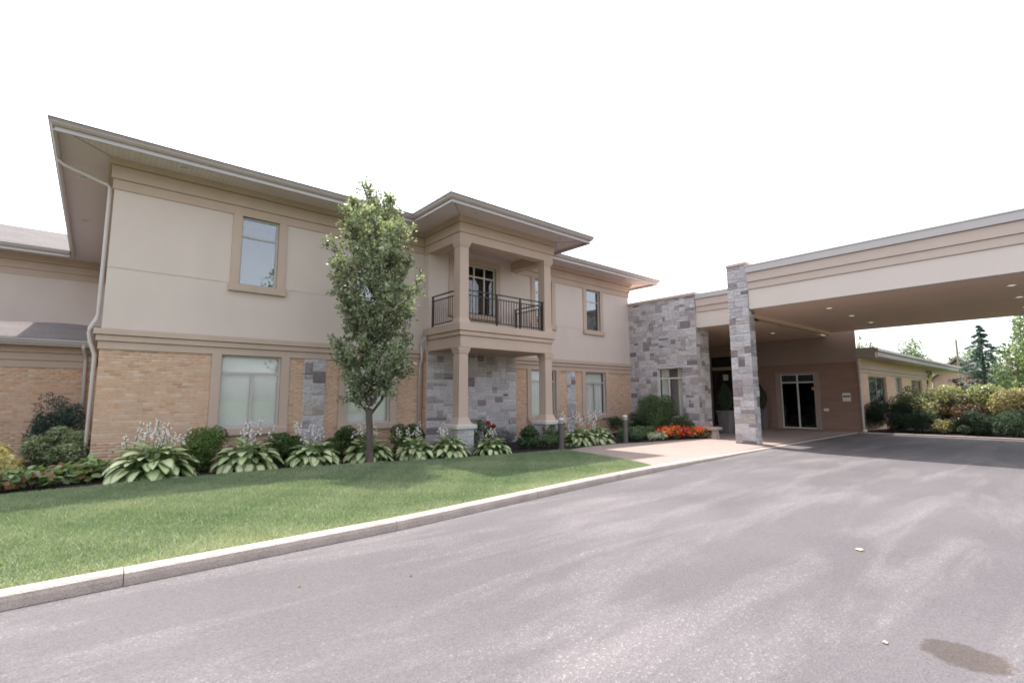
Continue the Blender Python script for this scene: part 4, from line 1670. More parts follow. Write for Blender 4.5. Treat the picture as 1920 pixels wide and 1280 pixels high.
hosta('largest pale variegated hosta by the building corner, under a cloud of lilac flowers', 1.02, 12.62, 0.98, 84, 26, 1, 1.05, 0.95, (0.85, 1.28), .2, .8)
hosta('variegated hosta below the leftmost ground-floor window', 2.78, 12.66, 0.80, 60, 14, 2, 0.95, 1.0, (0.8, 1.2))
hosta('variegated hosta in front of the left stone pilaster', 4.18, 12.44, 0.72, 54, 13, 3, 1.0, 1.0, (0.75, 1.15))
hosta('variegated hosta right behind the trunk of the young tree', 5.55, 12.35, 0.72, 54, 12, 4, 0.9, 1.0, (0.75, 1.1))
hosta('variegated hosta just right of the tree trunk, before the downpipe', 6.78, 12.08, 0.66, 48, 11, 5, 0.95, 1.0, (0.7, 1.05))
hosta('variegated hosta at the foot of the left portico pier', 7.72, 11.78, 0.66, 52, 9, 6, 1.05, 1.0, (0.7, 1.0))
hosta('small pale hosta alone between the two portico piers', 8.95, 11.42, 0.60, 38, 6, 7, 1.1, 1.0, (0.62, 0.8), .2)
hosta('dense green hosta between the two bollard lights, nearer the left one', 12.95, 11.62, 0.66, 56, 18, 8, 0.85, 1.05, (0.85, 1.25), .3, .9)
hosta('dense green hosta between the two bollard lights, nearer the right one', 13.98, 11.6, 0.66, 52, 16, 9, 0.85, 1.05, (0.85, 1.25), .3, .9)

# ---- green shrubs in the second row
GA, GB = (0.05, 0.09, 0.032), (0.125, 0.18, 0.065)
shrub('spirea_shrub', 'fine-leaved green shrub between the largest hosta and the left window', 'shrub', (2.05, 13.25, 0.08), 0.62, 0.5, 0.98, 5200, 0.07, (0.06, 0.11, 0.03), (0.15, 0.21, 0.065), 61, 0.32, group='green shrubs in the second row of the bed')
shrub('spirea_shrub', 'round green shrub below the right end of the leftmost window', 'shrub', (3.75, 13.35, 0.08), 0.56, 0.42, 0.82, 3800, 0.08, GA, GB, 62, 0.5, group='green shrubs in the second row of the bed')
shrub('spirea_shrub', 'round green shrub under the window behind the tree', 'shrub', (5.35, 13.3, 0.08), 0.66, 0.42, 0.88, 4200, 0.08, GA, GB, 63, 0.5, group='green shrubs in the second row of the bed')
shrub('spirea_shrub', 'round green shrub right of the tree, at the brick below the window', 'shrub', (7.15, 13.25, 0.08), 0.55, 0.42, 0.86, 3600, 0.08, GA, GB, 64, 0.5, group='green shrubs in the second row of the bed')

# ---- far left bed
shrub('blue_spruce_shrub', 'dark blue-green spruce bush against the annex wall', 'shrub', (-0.72, 17.1, 0.08), 0.62, 0.55, 1.75, 5200, 0.12, (0.03, 0.055, 0.045), (0.06, 0.09, 0.075), 71, 0.16, 'needle', lumps=18)
shrub('evergreen_shrub', 'spreading green evergreen with layered branches beside the corner downpipe', 'shrub', (-0.42, 14.85, 0.08), 0.66, 0.75, 1.02, 9000, 0.12, (0.11, 0.14, 0.07), (0.24, 0.265, 0.15), 72, 0.22, 'needle', lumps=26, flat=0.8, lr=0.36)
shrub('golden_shrub', 'golden yellow shrub cut off by the left edge', 'shrub', (-1.62, 14.5, 0.08), 0.62, 0.62, 0.78, 3200, 0.10, (0.36, 0.32, 0.14), (0.60, 0.53, 0.33), 73, 0.5, lumps=12)
for i, (x, y, r_) in enumerate(((-1.35, 12.72, .44), (-0.78, 12.75, .42), (-0.22, 12.95, .40), (0.12, 13.35, .34))):
    lab = ('broad-leaved bergenia at the left edge of the bed', 'second broad-leaved bergenia from the left edge, with rust-tinged leaves',
           'broad-leaved bergenia in front of the layered evergreen', 'broad-leaved bergenia at the foot of the corner downpipe')[i]
    g = np.random.default_rng(80 + i)
    t = thing('bergenia', lab, 'plant', (x, y, 0.08), 'bergenias at the left of the bed')
    n = 190
    P, d, idx = lumpy(g, n, (x, y, 0.06), r_ * 1.1, r_ * 1.1, 0.44, 12, .4)
    c = colours(g, n, (0.11, 0.16, 0.07), (0.26, 0.33, 0.17), idx)
    rust = g.random(n) < 0.10
    c[rust] = np.array((0.32, 0.16, 0.07)) * g.uniform(.8, 1.2, (rust.sum(), 1))
    # broad rounded leaves: a hexagon per leaf
    dd = unit(d * np.array([1, 1, 0.3]) + .4 * g.normal(size=(n, 3)))
    nn = unit(np.array([0, 0, .9]) + d * .5 + .35 * g.normal(size=(n, 3)))
    bb = unit(np.cross(dd, nn))
    nn = np.cross(bb, dd)
    s_ = g.uniform(.10, .17, n)[:, None]
    ring = []
    for a, b_, u_ in ((-.55, 0, 0), (-.3, .42, .1), (.25, .45, .06), (.6, 0, -.1), (.25, -.45, .06), (-.3, -.42, .1)):
        ring.append(P + dd * s_ * a + bb * s_ * b_ + nn * s_ * u_)
    V = np.stack(ring, 1).reshape(-1, 3)
    V[:, 2] = np.maximum(V[:, 2], 0.09)
    np_mesh('foliage', V, np.arange(n * 6).reshape(n, 6), 'leaf', t, np.repeat(c, 6, axis=0))
    for k in range(6):
        a = k * 1.05
        MB().tube([(x, y, 0.06), (x + r_ * .5 * math.cos(a), y + r_ * .5 * math.sin(a), 0.3)], [.012, .007], 5).build('stem', 'dark_stem', t)

# ---- by the portico
rose = thing('rose_bush', 'rose bush with dark red blooms beside the left portico pier', 'rose bush', (9.35, 12.45, 0.08))
g = np.random.default_rng(91)
n = 1500
P, d, idx = lumpy(g, n, (9.35, 12.45, 0.1), 0.38, 0.32, 0.98, 12, .6)
foliage('foliage', P, 0.055 * g.uniform(.7, 1.3, n), colours(g, n, (0.03, 0.06, 0.025), (0.075, 0.12, 0.05), idx), rose, asp=.6, g=g)
for i, (dx, dz) in enumerate(((.12, .80), (.22, .66), (.34, .70), (-.05, .58))):
    MB().tube([(9.35, 12.45, 0.06), (9.35 + dx * .6, 12.4, 0.5), (9.35 + dx, 12.3, dz)], [.012, .009, .005], 5).build('stem', 'dark_stem', rose)
    if i < 3:
        c_ = np.array((9.35 + dx, 12.27, dz + .12))
        k = 40
        dd = unit(g.normal(size=(k, 3)))
        foliage('bloom', c_ + dd * .055, .075, colours(g, k, (0.22, 0.008, 0.012), (0.36, 0.02, 0.03)), rose, 'petal', nrm=dd, asp=.9, g=g)
shrub('lavender', 'grey-green lavender clump at the right edge of the stone bay', 'plant', (10.15, 12.35, 0.08), 0.5, 0.36, 0.62, 2600, 0.09, (0.085, 0.095, 0.085), (0.16, 0.17, 0.15), 92, 0.14, 'needle')
shrub('peony', 'dark leafy perennial left of the right portico pier', 'plant', (10.72, 11.75, 0.08), 0.42, 0.36, 0.72, 1500, 0.10, (0.03, 0.06, 0.03), (0.085, 0.13, 0.065), 93, 0.45)
shrub('perennial', 'low green perennial in front of the right portico pier', 'plant', (11.35, 11.5, 0.08), 0.44, 0.32, 0.48, 1400, 0.08, (0.05, 0.085, 0.04), (0.12, 0.165, 0.085), 94, 0.45)
shrub('perennial', 'leafy perennial between the right pier and the left bollard light', 'plant', (12.05, 11.9, 0.08), 0.46, 0.36, 0.82, 1600, 0.09, (0.04, 0.075, 0.035), (0.10, 0.15, 0.075), 95, 0.45)
shrub('russian_sage', 'tall hazy lilac sage against the right stone pilaster', 'plant', (13.35, 13.1, 0.08), 0.55, 0.35, 1.25, 2000, 0.07, (0.18, 0.17, 0.17), (0.36, 0.31, 0.38), 96, 0.2, 'petal', lumps=20)

# ---- bed in front of the stone wall
shrub('dark_yew', 'dark yew in the corner between brick and stone wall', 'shrub', (17.7, 13.0, 0.07), 0.95, 0.8, 1.0, 5200, 0.09, (0.015, 0.028, 0.015), (0.035, 0.055, 0.028), 101, 0.2, 'needle')
shrub('weeping_evergreen', 'large domed weeping evergreen before the tall stone-wall window', 'shrub', (17.95, 11.75, 0.07), 0.90, 0.84, 1.9, 26000, 0.10, (0.035, 0.058, 0.028), (0.085, 0.12, 0.05), 102, 0.18, 'needle', lumps=60, lr=.36)
shrub('weeping_evergreen', 'small domed evergreen at the right foot of the larger one', 'shrub', (18.75, 11.05, 0.07), 0.58, 0.55, 1.02, 8000, 0.09, (0.035, 0.058, 0.028), (0.085, 0.115, 0.05), 103, 0.16, 'needle', lumps=20, lr=.34)
shrub('perennial', 'grey-green leafy mound right of the right bollard light', 'plant', (15.55, 11.35, 0.07), 0.72, 0.45, 0.55, 3000, 0.075, (0.06, 0.105, 0.06), (0.135, 0.19, 0.115), 104, 0.4)
shrub('perennial', 'green leafy mound in front of the large domed evergreen', 'plant', (16.6, 11.55, 0.07), 0.6, 0.45, 0.58, 2600, 0.075, (0.055, 0.10, 0.05), (0.13, 0.18, 0.09), 105, 0.4)
for i, (x, y) in enumerate(((16.45, 11.0), (16.85, 10.85), (17.05, 11.1))):
    g = np.random.default_rng(110 + i)
    t = thing('dusty_miller', 'silvery white bedding plant left of the red flowers', 'plant', (x, y, 0.07), 'silvery bedding plants')
    n = 420
    P, d, idx = lumpy(g, n, (x, y, 0.06), .28, .24, .34, 9, .5)
    foliage('foliage', P, .055 * g.uniform(.7, 1.3, n), colours(g, n, (0.30, 0.34, 0.25), (0.60, 0.62, 0.52), idx, .1), t, asp=.5, g=g)
    MB().tube([(x, y, 0.04), (x + .02, y, .25)], [.012, .006], 5).build('stem', 'dark_stem', t)
begonias = [(17.2 + .42 * i + .05 * math.sin(i * 3), 10.86 - .15 * i + .03 * math.cos(i * 5)) for i in range(6)] + \
           [(17.25 + .42 * i, 11.18 - .13 * i) for i in range(5)]
for i, (x, y) in enumerate(begonias):
    g = np.random.default_rng(130 + i)
    hue = g.random()
    t = thing('begonia', ('red' if hue < .45 else 'orange') + ' begonia in the bright bed left of the stone bench', 'flower', (x, y, 0.07), 'red and orange begonias left of the bench')
    n = 240
    P, d, idx = lumpy(g, n, (x, y, 0.05), .28, .26, .42, 8, .5)
    foliage('foliage', P, .055 * g.uniform(.7, 1.3, n), colours(g, n, (0.05, 0.085, 0.03), (0.12, 0.14, 0.05), idx), t, asp=.7, g=g)
    n = 230
    P, d, idx = lumpy(g, n, (x, y, 0.09), .30, .28, .48, 10, .15)
    a, b_ = ((0.62, 0.03, 0.03), (0.75, 0.06, 0.08)) if hue < .45 else ((0.68, 0.11, 0.02), (0.80, 0.20, 0.04))
    c = colours(g, n, a, b_, idx, .1)
    w_ = g.random(n) < .10
    c[w_] = (0.75, 0.60, 0.5)
    foliage('blossom', P, .055 * g.uniform(.8, 1.25, n), c, t, 'petal', nrm=d + np.array([0, -.4, .5]), asp=.95, g=g)
    MB().tube([(x, y, 0.04), (x + .02, y, .22)], [.012, .006], 5).build('stem', 'dark_stem', t)

# ---- the young columnar tree on the lawn edge
def r_crown(z):
    pts = [(1.3, 0.45), (1.55, 0.85), (2.0, 1.15), (3.0, 1.12), (3.6, 1.0), (4.3, 1.25), (5.0, 1.48), (5.6, 1.46), (6.1, 1.22), (6.5, 0.90), (6.9, 0.55), (7.3, 0.25), (7.6, 0.06)]
    for (a, b_), (c, d) in zip(pts, pts[1:]):
        if a <= z <= c:
            return b_ + (d - b_) * (z - a) / (c - a)
    return 0.05


TX, TY = 5.29, 11.62
tree = thing('young_tree', 'young columnar pear tree with a slim trunk at the edge of the lawn', 'tree', (TX, TY, 0.1))
g = np.random.default_rng(5)
r_ = random.Random(5)
axis = lambda z: np.array([np.interp(z, [.05, 1.5, 2.8, 5.3, 6.5, 7.6], [TX, TX - .07, TX + .05, TX + .06, TX - .12, TX - .42]), TY, z])
m = MB()
m.tube([tuple(axis(z)) for z in (0.05, 0.12, 0.35, 1.0, 1.5, 2.2, 3.2, 4.4, 5.6, 6.9)], [.118, .096, .083, .077, .074, .064, .05, .036, .022, .008], 12)
trunk = m.build('trunk', 'bark', tree, smooth=True)
LP, LD, LN, LI = [], [], [], []
tw_id = 0
nl = 46
for i in range(nl):
    f_ = i / nl
    z0 = 1.30 + 3.9 * f_ ** 1.1
    az = i * 2.399 + r_.uniform(-.3, .3)
    ze = min(z0 + (r_.uniform(.55, 1.3) if i in (1, 3, 5, 6, 8, 10, 11, 13) else r_.uniform(1.1, 2.3)), 6.75)
    p0 = axis(z0)
    out = np.array([math.cos(az), math.sin(az), 0])
    pts = []
    reach = r_.uniform(.45, .92)
    for k in range(7):
        t = k / 6
        z = z0 + (ze - z0) * t
        rr = r_crown(ze * .5 + z * .5) * reach * t ** .7
        rr = min(rr, r_crown(z) * .9)
        pts.append(axis(z) + out * rr + np.array([r_.uniform(-.03, .03), r_.uniform(-.03, .03), 0]))
    rad = [0.034 * (1 - .45 * f_) * (1 - .86 * k / 6) + .003 for k in range(7)]
    MB().tube([tuple(p) for p in pts], rad, 6).build('limb', 'bark', tree, smooth=True)
    # twigs with leaves
    for k in range(2, 7):
        for q in range(3 if k < 6 else 4):
            base = np.array(pts[k]) + (np.array(pts[k - 1]) - np.array(pts[k])) * r_.random()
            dv = unit((out * .5 + np.array([0, 0, r_.uniform(.2, 1.1)]) + g.normal(size=3) * .65)[None])[0]
            tl = r_.uniform(.22, .52)
            tip = base + dv * tl
            c0 = axis(tip[2])
            off = tip[:2] - c0[:2]
            rmax = r_crown(tip[2]) * (1.0 + r_.uniform(-.14, .10))
            d_ = np.linalg.norm(off)
            if d_ > rmax:
                tip[:2] = c0[:2] + off / d_ * rmax
            if tip[2] < 1.42:
                continue
            n = r_.randint(42, 70)
            s_ = g.random(n)
            P = base + (tip - base) * s_[:, None] + g.normal(size=(n, 3)) * .055
            LP.append(P)
            LD.append(dv + g.normal(size=(n, 3)) * .75)
            LI.append(np.full(n, tw_id))
            tw_id += 1
# leader shoots at the top
for q in range(26):
    a = r_.uniform(0, 6.28)
    zt = r_.uniform(6.3, 7.45)
    rr = r_crown(zt) * r_.random() ** .5
    top = axis(zt) + np.array([math.cos(a) * rr, math.sin(a) * rr, 0])
    base = axis(zt - r_.uniform(.5, .9)) + np.array([math.cos(a) * rr * .6, math.sin(a) * rr * .6, 0])
    n = 46
    s_ = g.random(n)
    LP.append(base + (top - base) * s_[:, None] + g.normal(size=(n, 3)) * .045)
    LD.append(np.array([0, 0, 1.0]) + g.normal(size=(n, 3)) * .8)
    LI.append(np.full(n, tw_id))
    tw_id += 1
    if q < 8:
        MB().tube([tuple(base), tuple(top)], [.007, .003], 4).build('limb', 'bark', tree)
P = np.concatenate(LP)
Dd = np.concatenate(LD)
I_ = np.concatenate(LI)
q = P * 2.9
nz_ = np.sin(q[:, 0] + 1.3 * np.sin(q[:, 2] * 1.1)) * np.cos(q[:, 1] * 1.2 + q[:, 2] * .6) + .6 * np.sin(q[:, 2] * 1.9 + q[:, 0] * 1.7 + 1.0)
keep = g.random(len(P)) < np.clip(.80 + .72 * nz_, .08, 1)
P, Dd, I_ = P[keep], Dd[keep], I_[keep]
n = len(P)
tc_ = colours(g, n, (0.085, 0.11, 0.07), (0.225, 0.252, 0.17), I_, .34)
pale_ = g.random(n) < .27  # random pale leaves: silvery undersides, with sunlit highlights put into the colour
tc_[pale_] = np.array((0.46, 0.48, 0.37)) * g.uniform(.75, 1.15, (pale_.sum(), 1))
foliage('crown', P, .088 * g.uniform(.7, 1.3, n), tc_, tree, 'leaf', Dd, None, .62, g)


# ---- background trees
def far_tree(name, label, x, y, h, r0, n, leaf, ca, cb, seed, trunk_h=0.3, asp=.6, group='trees beyond the buildings', lumps=22, z=-.08):
    g = np.random.default_rng(seed)
    t = thing(name, label, 'tree', (x, y, z), group)
    hc = h * (1 - trunk_h)
    P, d, idx = lumpy(g, n, (x, y, z + h * trunk_h - hc * .05), r0, r0, hc, lumps, .55, .36)
    foliage('crown', P, leaf * g.uniform(.7, 1.3, n), colours(g, n, ca, cb, idx), t, 'leaf', None, d + .7 * g.normal(size=(n, 3)), asp, g)
    MB().tube([(x, y, z - .05), (x + .05, y, z + h * .25), (x, y + .05, z + h * .55), (x - .03, y, z + h * .85)], [h * .022, h * .018, h * .011, h * .003], 8).build('trunk', 'bark', t, smooth=True)
    for i in range(7):
        a = i * 2.4
        z0 = z + h * (.28 + .06 * i)
        MB().tube([(x, y, z0), (x + r0 * .35 * math.cos(a), y + r0 * .35 * math.sin(a), z0 + h * .12), (x + r0 * .7 * math.cos(a), y + r0 * .7 * math.sin(a), z0 + h * .2)],
                  [h * .009, h * .006, h * .002], 5).build('limb', 'bark', t)
    return t


FA, FB = (0.085, 0.125, 0.07), (0.17, 0.215, 0.12)  # far greens lightened: distance haze put into the leaf colour
far_tree('background_tree', 'round tree top showing just right of the dark wall, above the low roof', 45, 11.1, 7.0, 1.5, 2600, .20, FA, FB, 201)
far_tree('background_tree', 'leaning leafy tree top above the middle of the low roof', 48, 8.5, 6.7, 1.35, 2800, .20, FA, FB, 202)
far_tree('background_tree', 'low leafy tree left of the utility pole foot', 88, 11.6, 7.3, 2.6, 2400, .3, FA, FB, 203)
far_tree('background_tree', 'leafy tree between the utility pole and the spruce', 86, 9.2, 8.2, 2.6, 2800, .3, FA, FB, 204)
far_tree('background_tree', 'big leafy tree cut off by the right edge behind the hedge', 38, 0.9, 7.2, 2.6, 7500, .19, (0.07, 0.10, 0.05), (0.17, 0.215, 0.105), 205, .22)
far_tree('background_tree', 'low spreading tree at the right edge between spruce and hedge', 44, 2.6, 4.6, 1.5, 2600, .19, FA, FB, 206, .2)

spr = thing('spruce_tree', 'tall blue-green spruce standing before the far houses', 'tree', (46, 4.35, -.08), 'trees beyond the buildings')
g = np.random.default_rng(210)
LP, LD = [], []
Hs = 6.7
for i in range(70):
    t = (int(i / 5) * 5 + .8 * (i % 5)) / 70
    z = .7 + (Hs - .8) * t
    ln = 2.35 * (1 - t) ** .9 * g.uniform(.55, 1.2) + .06
    a = i * 2.399 + g.uniform(-.3, .3)
    k = int(30 + 46 * (1 - t))
    s_ = g.random(k) ** .7
    droop = -.25 * s_ ** 2 * ln + .10 * s_ * ln
    P = np.stack([46 + np.cos(a) * ln * s_, 4.35 + np.sin(a) * ln * s_, z + droop], 1) + g.normal(size=(k, 3)) * (.09 * (1 - t) + .03)
    LP.append(P)
    LD.append(np.array([math.cos(a), math.sin(a), -.25]) + g.normal(size=(k, 3)) * .5)
P, Dd = np.concatenate(LP), np.concatenate(LD)
n = len(P)
foliage('crown', P, .30 * g.uniform(.7, 1.2, n), colours(g, n, (0.05, 0.085, 0.07), (0.105, 0.15, 0.125)), spr, 'needle', Dd, None, .28, g)
MB().tube([(46, 4.35, -.1), (46, 4.35, 3.5), (46, 4.35, Hs - .08)], [.13, .08, .015], 8).build('trunk', 'bark', spr)

# ---- hedge bed beyond the far kerb
hb = struct(sheet('hedge_bed', [(27.46, 7.04), (27.46, -9), (36, -9), (36, 6.3), (28.0, 7.04)], 0.06, 'mulch'), 'dark soil of the hedge bed')
HS = [('dark_yew', 'large dark rounded yew beside the low wing corner', 28.95, 6.2, .95, .9, 1.62, 16000, .10, (0.012, 0.022, 0.014), (0.03, 0.045, 0.026), 'needle', .2),
      ('holly_shrub', 'dull green bush rising behind the rounded yew', 30.4, 5.5, 1.0, .9, 2.0, 7000, .10, (0.07, 0.09, 0.05), (0.14, 0.165, 0.09), 'leaf', .5),
      ('dark_yew', 'low dark evergreen right of the rounded yew', 28.6, 5.0, .8, .8, 1.05, 8000, .09, (0.018, 0.032, 0.02), (0.045, 0.07, 0.04), 'needle', .25),
      ('variegated_shrub', 'tall pale variegated shrub at the left end of the hedge', 30.0, 4.5, 1.2, 1.05, 2.2, 12000, .10, (0.115, 0.125, 0.07), (0.31, 0.30, 0.185), 'leaf', .55),
      ('barberry_shrub', 'dull purple-brown shrub within the hedge', 29.3, 3.7, .9, .85, 1.7, 7000, .09, (0.06, 0.04, 0.03), (0.13, 0.085, 0.06), 'leaf', .5),
      ('variegated_shrub', 'pale variegated shrub behind the purple-brown one', 30.8, 3.0, 1.25, 1.15, 2.25, 12000, .10, (0.11, 0.125, 0.07), (0.29, 0.295, 0.185), 'leaf', .55),
      ('dark_yew', 'low dark evergreen at the kerb in the middle of the hedge', 28.5, 3.2, .8, .8, 1.0, 8000, .09, (0.02, 0.035, 0.022), (0.05, 0.075, 0.045), 'needle', .25),
      ('golden_shrub', 'low yellowish shrub at the kerb between dark evergreens', 28.35, 4.15, .42, .4, .72, 1800, .08, (0.14, 0.13, 0.07), (0.30, 0.27, 0.16), 'leaf', .5),
      ('variegated_shrub', 'pale orange-tinged variegated shrub near the right edge', 30.0, 1.75, 1.25, 1.1, 2.25, 12000, .10, (0.15, 0.125, 0.07), (0.32, 0.275, 0.175), 'leaf', .55),
      ('dark_yew', 'dark evergreen at the kerb near the right edge', 28.5, 2.0, .85, .85, 1.1, 8000, .09, (0.03, 0.05, 0.03), (0.07, 0.10, 0.06), 'needle', .25),
      ('variegated_shrub', 'pale variegated shrub cut off by the right edge', 30.0, 0.1, 1.2, 1.1, 2.3, 8000, .10, (0.12, 0.135, 0.07), (0.30, 0.305, 0.19), 'leaf', .55),
      ('dark_yew', 'dark evergreen at the kerb cut off by the right edge', 28.5, 0.7, .9, .85, 1.2, 7000, .09, (0.03, 0.05, 0.03), (0.07, 0.10, 0.06), 'needle', .25)]
for i, (nm, lab, x, y, rx, ry, h, n, lf, ca, cb, mt, asp) in enumerate(HS):
    shrub(nm, lab, 'shrub', (x, y, 0.05), rx, ry, h, n, lf, ca, cb, 220 + i, asp, mt, 'hedge shrubs beyond the canopy', lumps=18)

# ---- lawn grass
def make_grass():
    g = np.random.default_rng(3)
    n = 430000
    X = np.concatenate([g.uniform(-1.9, 11.0, int(n * .9)), g.uniform(-8, -1.9, int(n * .1))])
    Y = g.uniform(5.9, 12.05, len(X))
    ky = np.interp(X, [p[0] for p in KERB], [p[1] for p in KERB]) + .178
    by = np.interp(X, [p[0] for p in BED], [p[1] for p in BED]) - .02
    ex_ = np.interp(Y, [p[1] for p in LAWN_END[::-1]], [p[0] for p in LAWN_END[::-1]]) - .02
    ok = (Y > ky) & (Y < by) & (X < ex_) & ((X - TX) ** 2 + (Y - TY) ** 2 > .12 ** 2)
    X, Y, ky = X[ok], Y[ok], ky[ok]
    n = len(X)
    fz = lambda a, b_, s_: np.sin(X * a + s_) * np.cos(Y * b_ + s_ * 1.7)
    patch = (fz(1.1, 1.9, .3) + fz(2.7, 3.1, 1.1) * .7 + fz(6.1, 5.3, 2.0) * .5 + fz(13, 11, .7) * .35) / 2.2
    edge = np.clip(1 - (Y - ky) / .55, 0, 1)
    dry = np.clip(.42 + .36 * patch + .40 * edge + .18 * g.normal(size=n), 0, 1.15)
    h = (.032 + .024 * g.random(n)) * (1 + .22 * patch)
    w = .0045 + .0028 * g.random(n)
    a = g.uniform(0, 6.28, n)
    lean = g.normal(size=(n, 2)) * .55
    Z = .105 + .02 * np.clip((Y - 6.2) / 5, 0, 1)
    base = np.stack([X, Y, Z - .002], 1)
    s_ = np.stack([np.cos(a), np.sin(a), np.zeros(n)], 1) * w[:, None]
    tip = base + np.stack([lean[:, 0] * h, lean[:, 1] * h, h], 1)
    V = np.stack([base - s_, base + s_, tip], 1).reshape(-1, 3)
    ca, cb = np.array((0.13, 0.205, 0.108)), np.array((0.405, 0.43, 0.30))
    c = ca * (1 - dry[:, None]) + cb * dry[:, None]
    c *= g.uniform(.8, 1.2, (n, 1))
    o = np_mesh('grass', V, np.arange(n * 3).reshape(n, 3), 'grass', None, np.repeat(c, 3, axis=0))
    tag(o, 'short mown grass blades of the front lawn', 'grass', kind='stuff')


plain('lawn_base', (0.21, 0.235, 0.13), 0.95, 0.25, 3.0, 0.8, 60, 0.3)
bpy.data.objects['lawn'].data.materials[0] = MATS['lawn_base']
make_grass()

# ------------------------------------------------------------------ small things
for i, (x, y) in enumerate(((11.42, 10.98), (14.9, 11.08))):
    t = thing('bollard_light', ('bollard light nearer the portico, where pavement meets bed', 'bollard light farther right, beside the domed evergreen bed')[i], 'bollard', (x, y, 0.08), 'bollard lights by the pavement')
    MB().lathe([(0.105, 0), (0.105, 0.025), (0.09, 0.03), (0.088, 0.80), (0.094, 0.81), (0.094, 0.825)], (x, y, 0.07), 20).build('post', 'bollard_paint', t, smooth=False)
    MB().lathe([(0.075, 0.825), (0.075, 0.93)], (x, y, 0.07), 20).build('lens', 'bollard_lens', t)
    for k in range(3):
        MB().lathe([(0.078, 0.0), (0.096, 0.004), (0.096, 0.012), (0.078, 0.016)], (x, y, 0.07 + .842 + .03 * k), 20).build('louvre', 'bollard_paint' if k % 2 else 'bollard_lens', t)
    MB().lathe([(0.097, 0.93), (0.097, 0.96), (0.08, 0.985), (0.03, 1.0)], (x, y, 0.07), 20).build('cap', 'bollard_lens', t)

t = thing('stone_bench', 'low pale stone bench beside the red flowers', 'bench', (19.2, 10.2, 0.045))
m = MB()
vs, fs = [], []
for i in range(9):       # seat slab, gently curved underside
    y = 9.66 + (10.74 - 9.66) * i / 8
    k = abs(i - 4) / 4
    for x, z in ((18.98, .40 - .03 * (1 - k * k)), (19.40, .40 - .03 * (1 - k * k)), (19.42, .50), (18.96, .50)):
        vs.append((x, y, z))
for i in range(8):
    for j in range(4):
        fs.append((i * 4 + j, i * 4 + (j + 1) % 4, (i + 1) * 4 + (j + 1) % 4, (i + 1) * 4 + j))
fs += [(3, 2, 1, 0), (32, 33, 34, 35)]
m.add(vs, fs)
m.build('seat', 'bench_stone', t, bevel=0.012)
for y in (9.86, 10.54):
    m = MB().frustum((19.04, 19.34, y - .12, y + .12, 0.04), (19.06, 19.32, y - .08, y + .08, 0.385))
    m.build('leg', 'bench_stone', t, bevel=0.01)


def planter(label, x, y, z, s, seed):
    t = thing('planter', label, 'planter', (x, y, z), 'tall planters with clipped evergreens')
    MB().frustum((x - .22 * s, x + .22 * s, y - .22 * s, y + .22 * s, z), (x - .30 * s, x + .30 * s, y - .30 * s, y + .30 * s, z + 1.0 * s)).build('pot', 'planter', t, bevel=0.015)
    MB().box(x - .33 * s, x + .33 * s, y - .33 * s, y + .33 * s, z + .98 * s, z + 1.06 * s).build('rim', 'planter', t, bevel=0.012)
    g = np.random.default_rng(seed)
    n = 3000
    u_ = g.random(n)
    zz = u_ ** .8
    rad = .34 * s * np.sin(np.pi * (.12 + .86 * zz)) * g.uniform(.75, 1.0, n)
    a = g.uniform(0, 6.28, n)
    P = np.stack([x + rad * np.cos(a), y + rad * np.sin(a), z + 1.02 * s + zz * 1.35 * s], 1)
    foliage('topiary', P, .07, colours(g, n, (0.02, 0.04, 0.022), (0.05, 0.08, 0.04)), t, 'needle', None, None, .3, g)
    MB().tube([(x, y, z + .95 * s), (x, y, z + 2.0 * s)], [.03, .012], 6).build('stem', 'dark_stem', t)


planter('tall grey planter with a dark evergreen left of the canopy pillar', 22.6, 11.05, 0.045, 0.98, 301)
planter('tall dark planter with a pointed evergreen right of the canopy pillar', 26.9, 11.25, 0.045, 0.98, 302)

for (x, y, s, mt, nm, lab) in ((6.62, 1.795, .055, 'pale_stone', 'pale_leaf', 'bright pale leaf lying on the asphalt right of centre'),
                               (4.30, 1.06, .022, 'pale_stone', 'dry_leaf', 'small pale dry leaf near the dark spill on the asphalt'),
                               (2.44, 4.38, .017, 'dry_leaf', 'dry_leaf', 'tiny brown leaf on the asphalt near the kerb'),
                               (1.54, 4.81, .015, 'dry_leaf', 'dry_leaf', 'tiny brown leaf on the asphalt close to the kerb joint')):
    m = MB()
    r_ = random.Random(int(x * 100))
    vs = [(x, y, .022)]
    k = 9
    for i in range(k):
        a = 2 * math.pi * i / k
        q = s * r_.uniform(.7, 1.15) * (1.5 if i == 0 else 1)
        vs.append((x + q * math.cos(a), y + q * .7 * math.sin(a), .004 + r_.uniform(0, .012)))
    m.add(vs, [(0, 1 + i, 1 + (i + 1) % k) for i in range(k)])
    o = m.build(nm, mt)
    tag(o, lab, 'leaf')

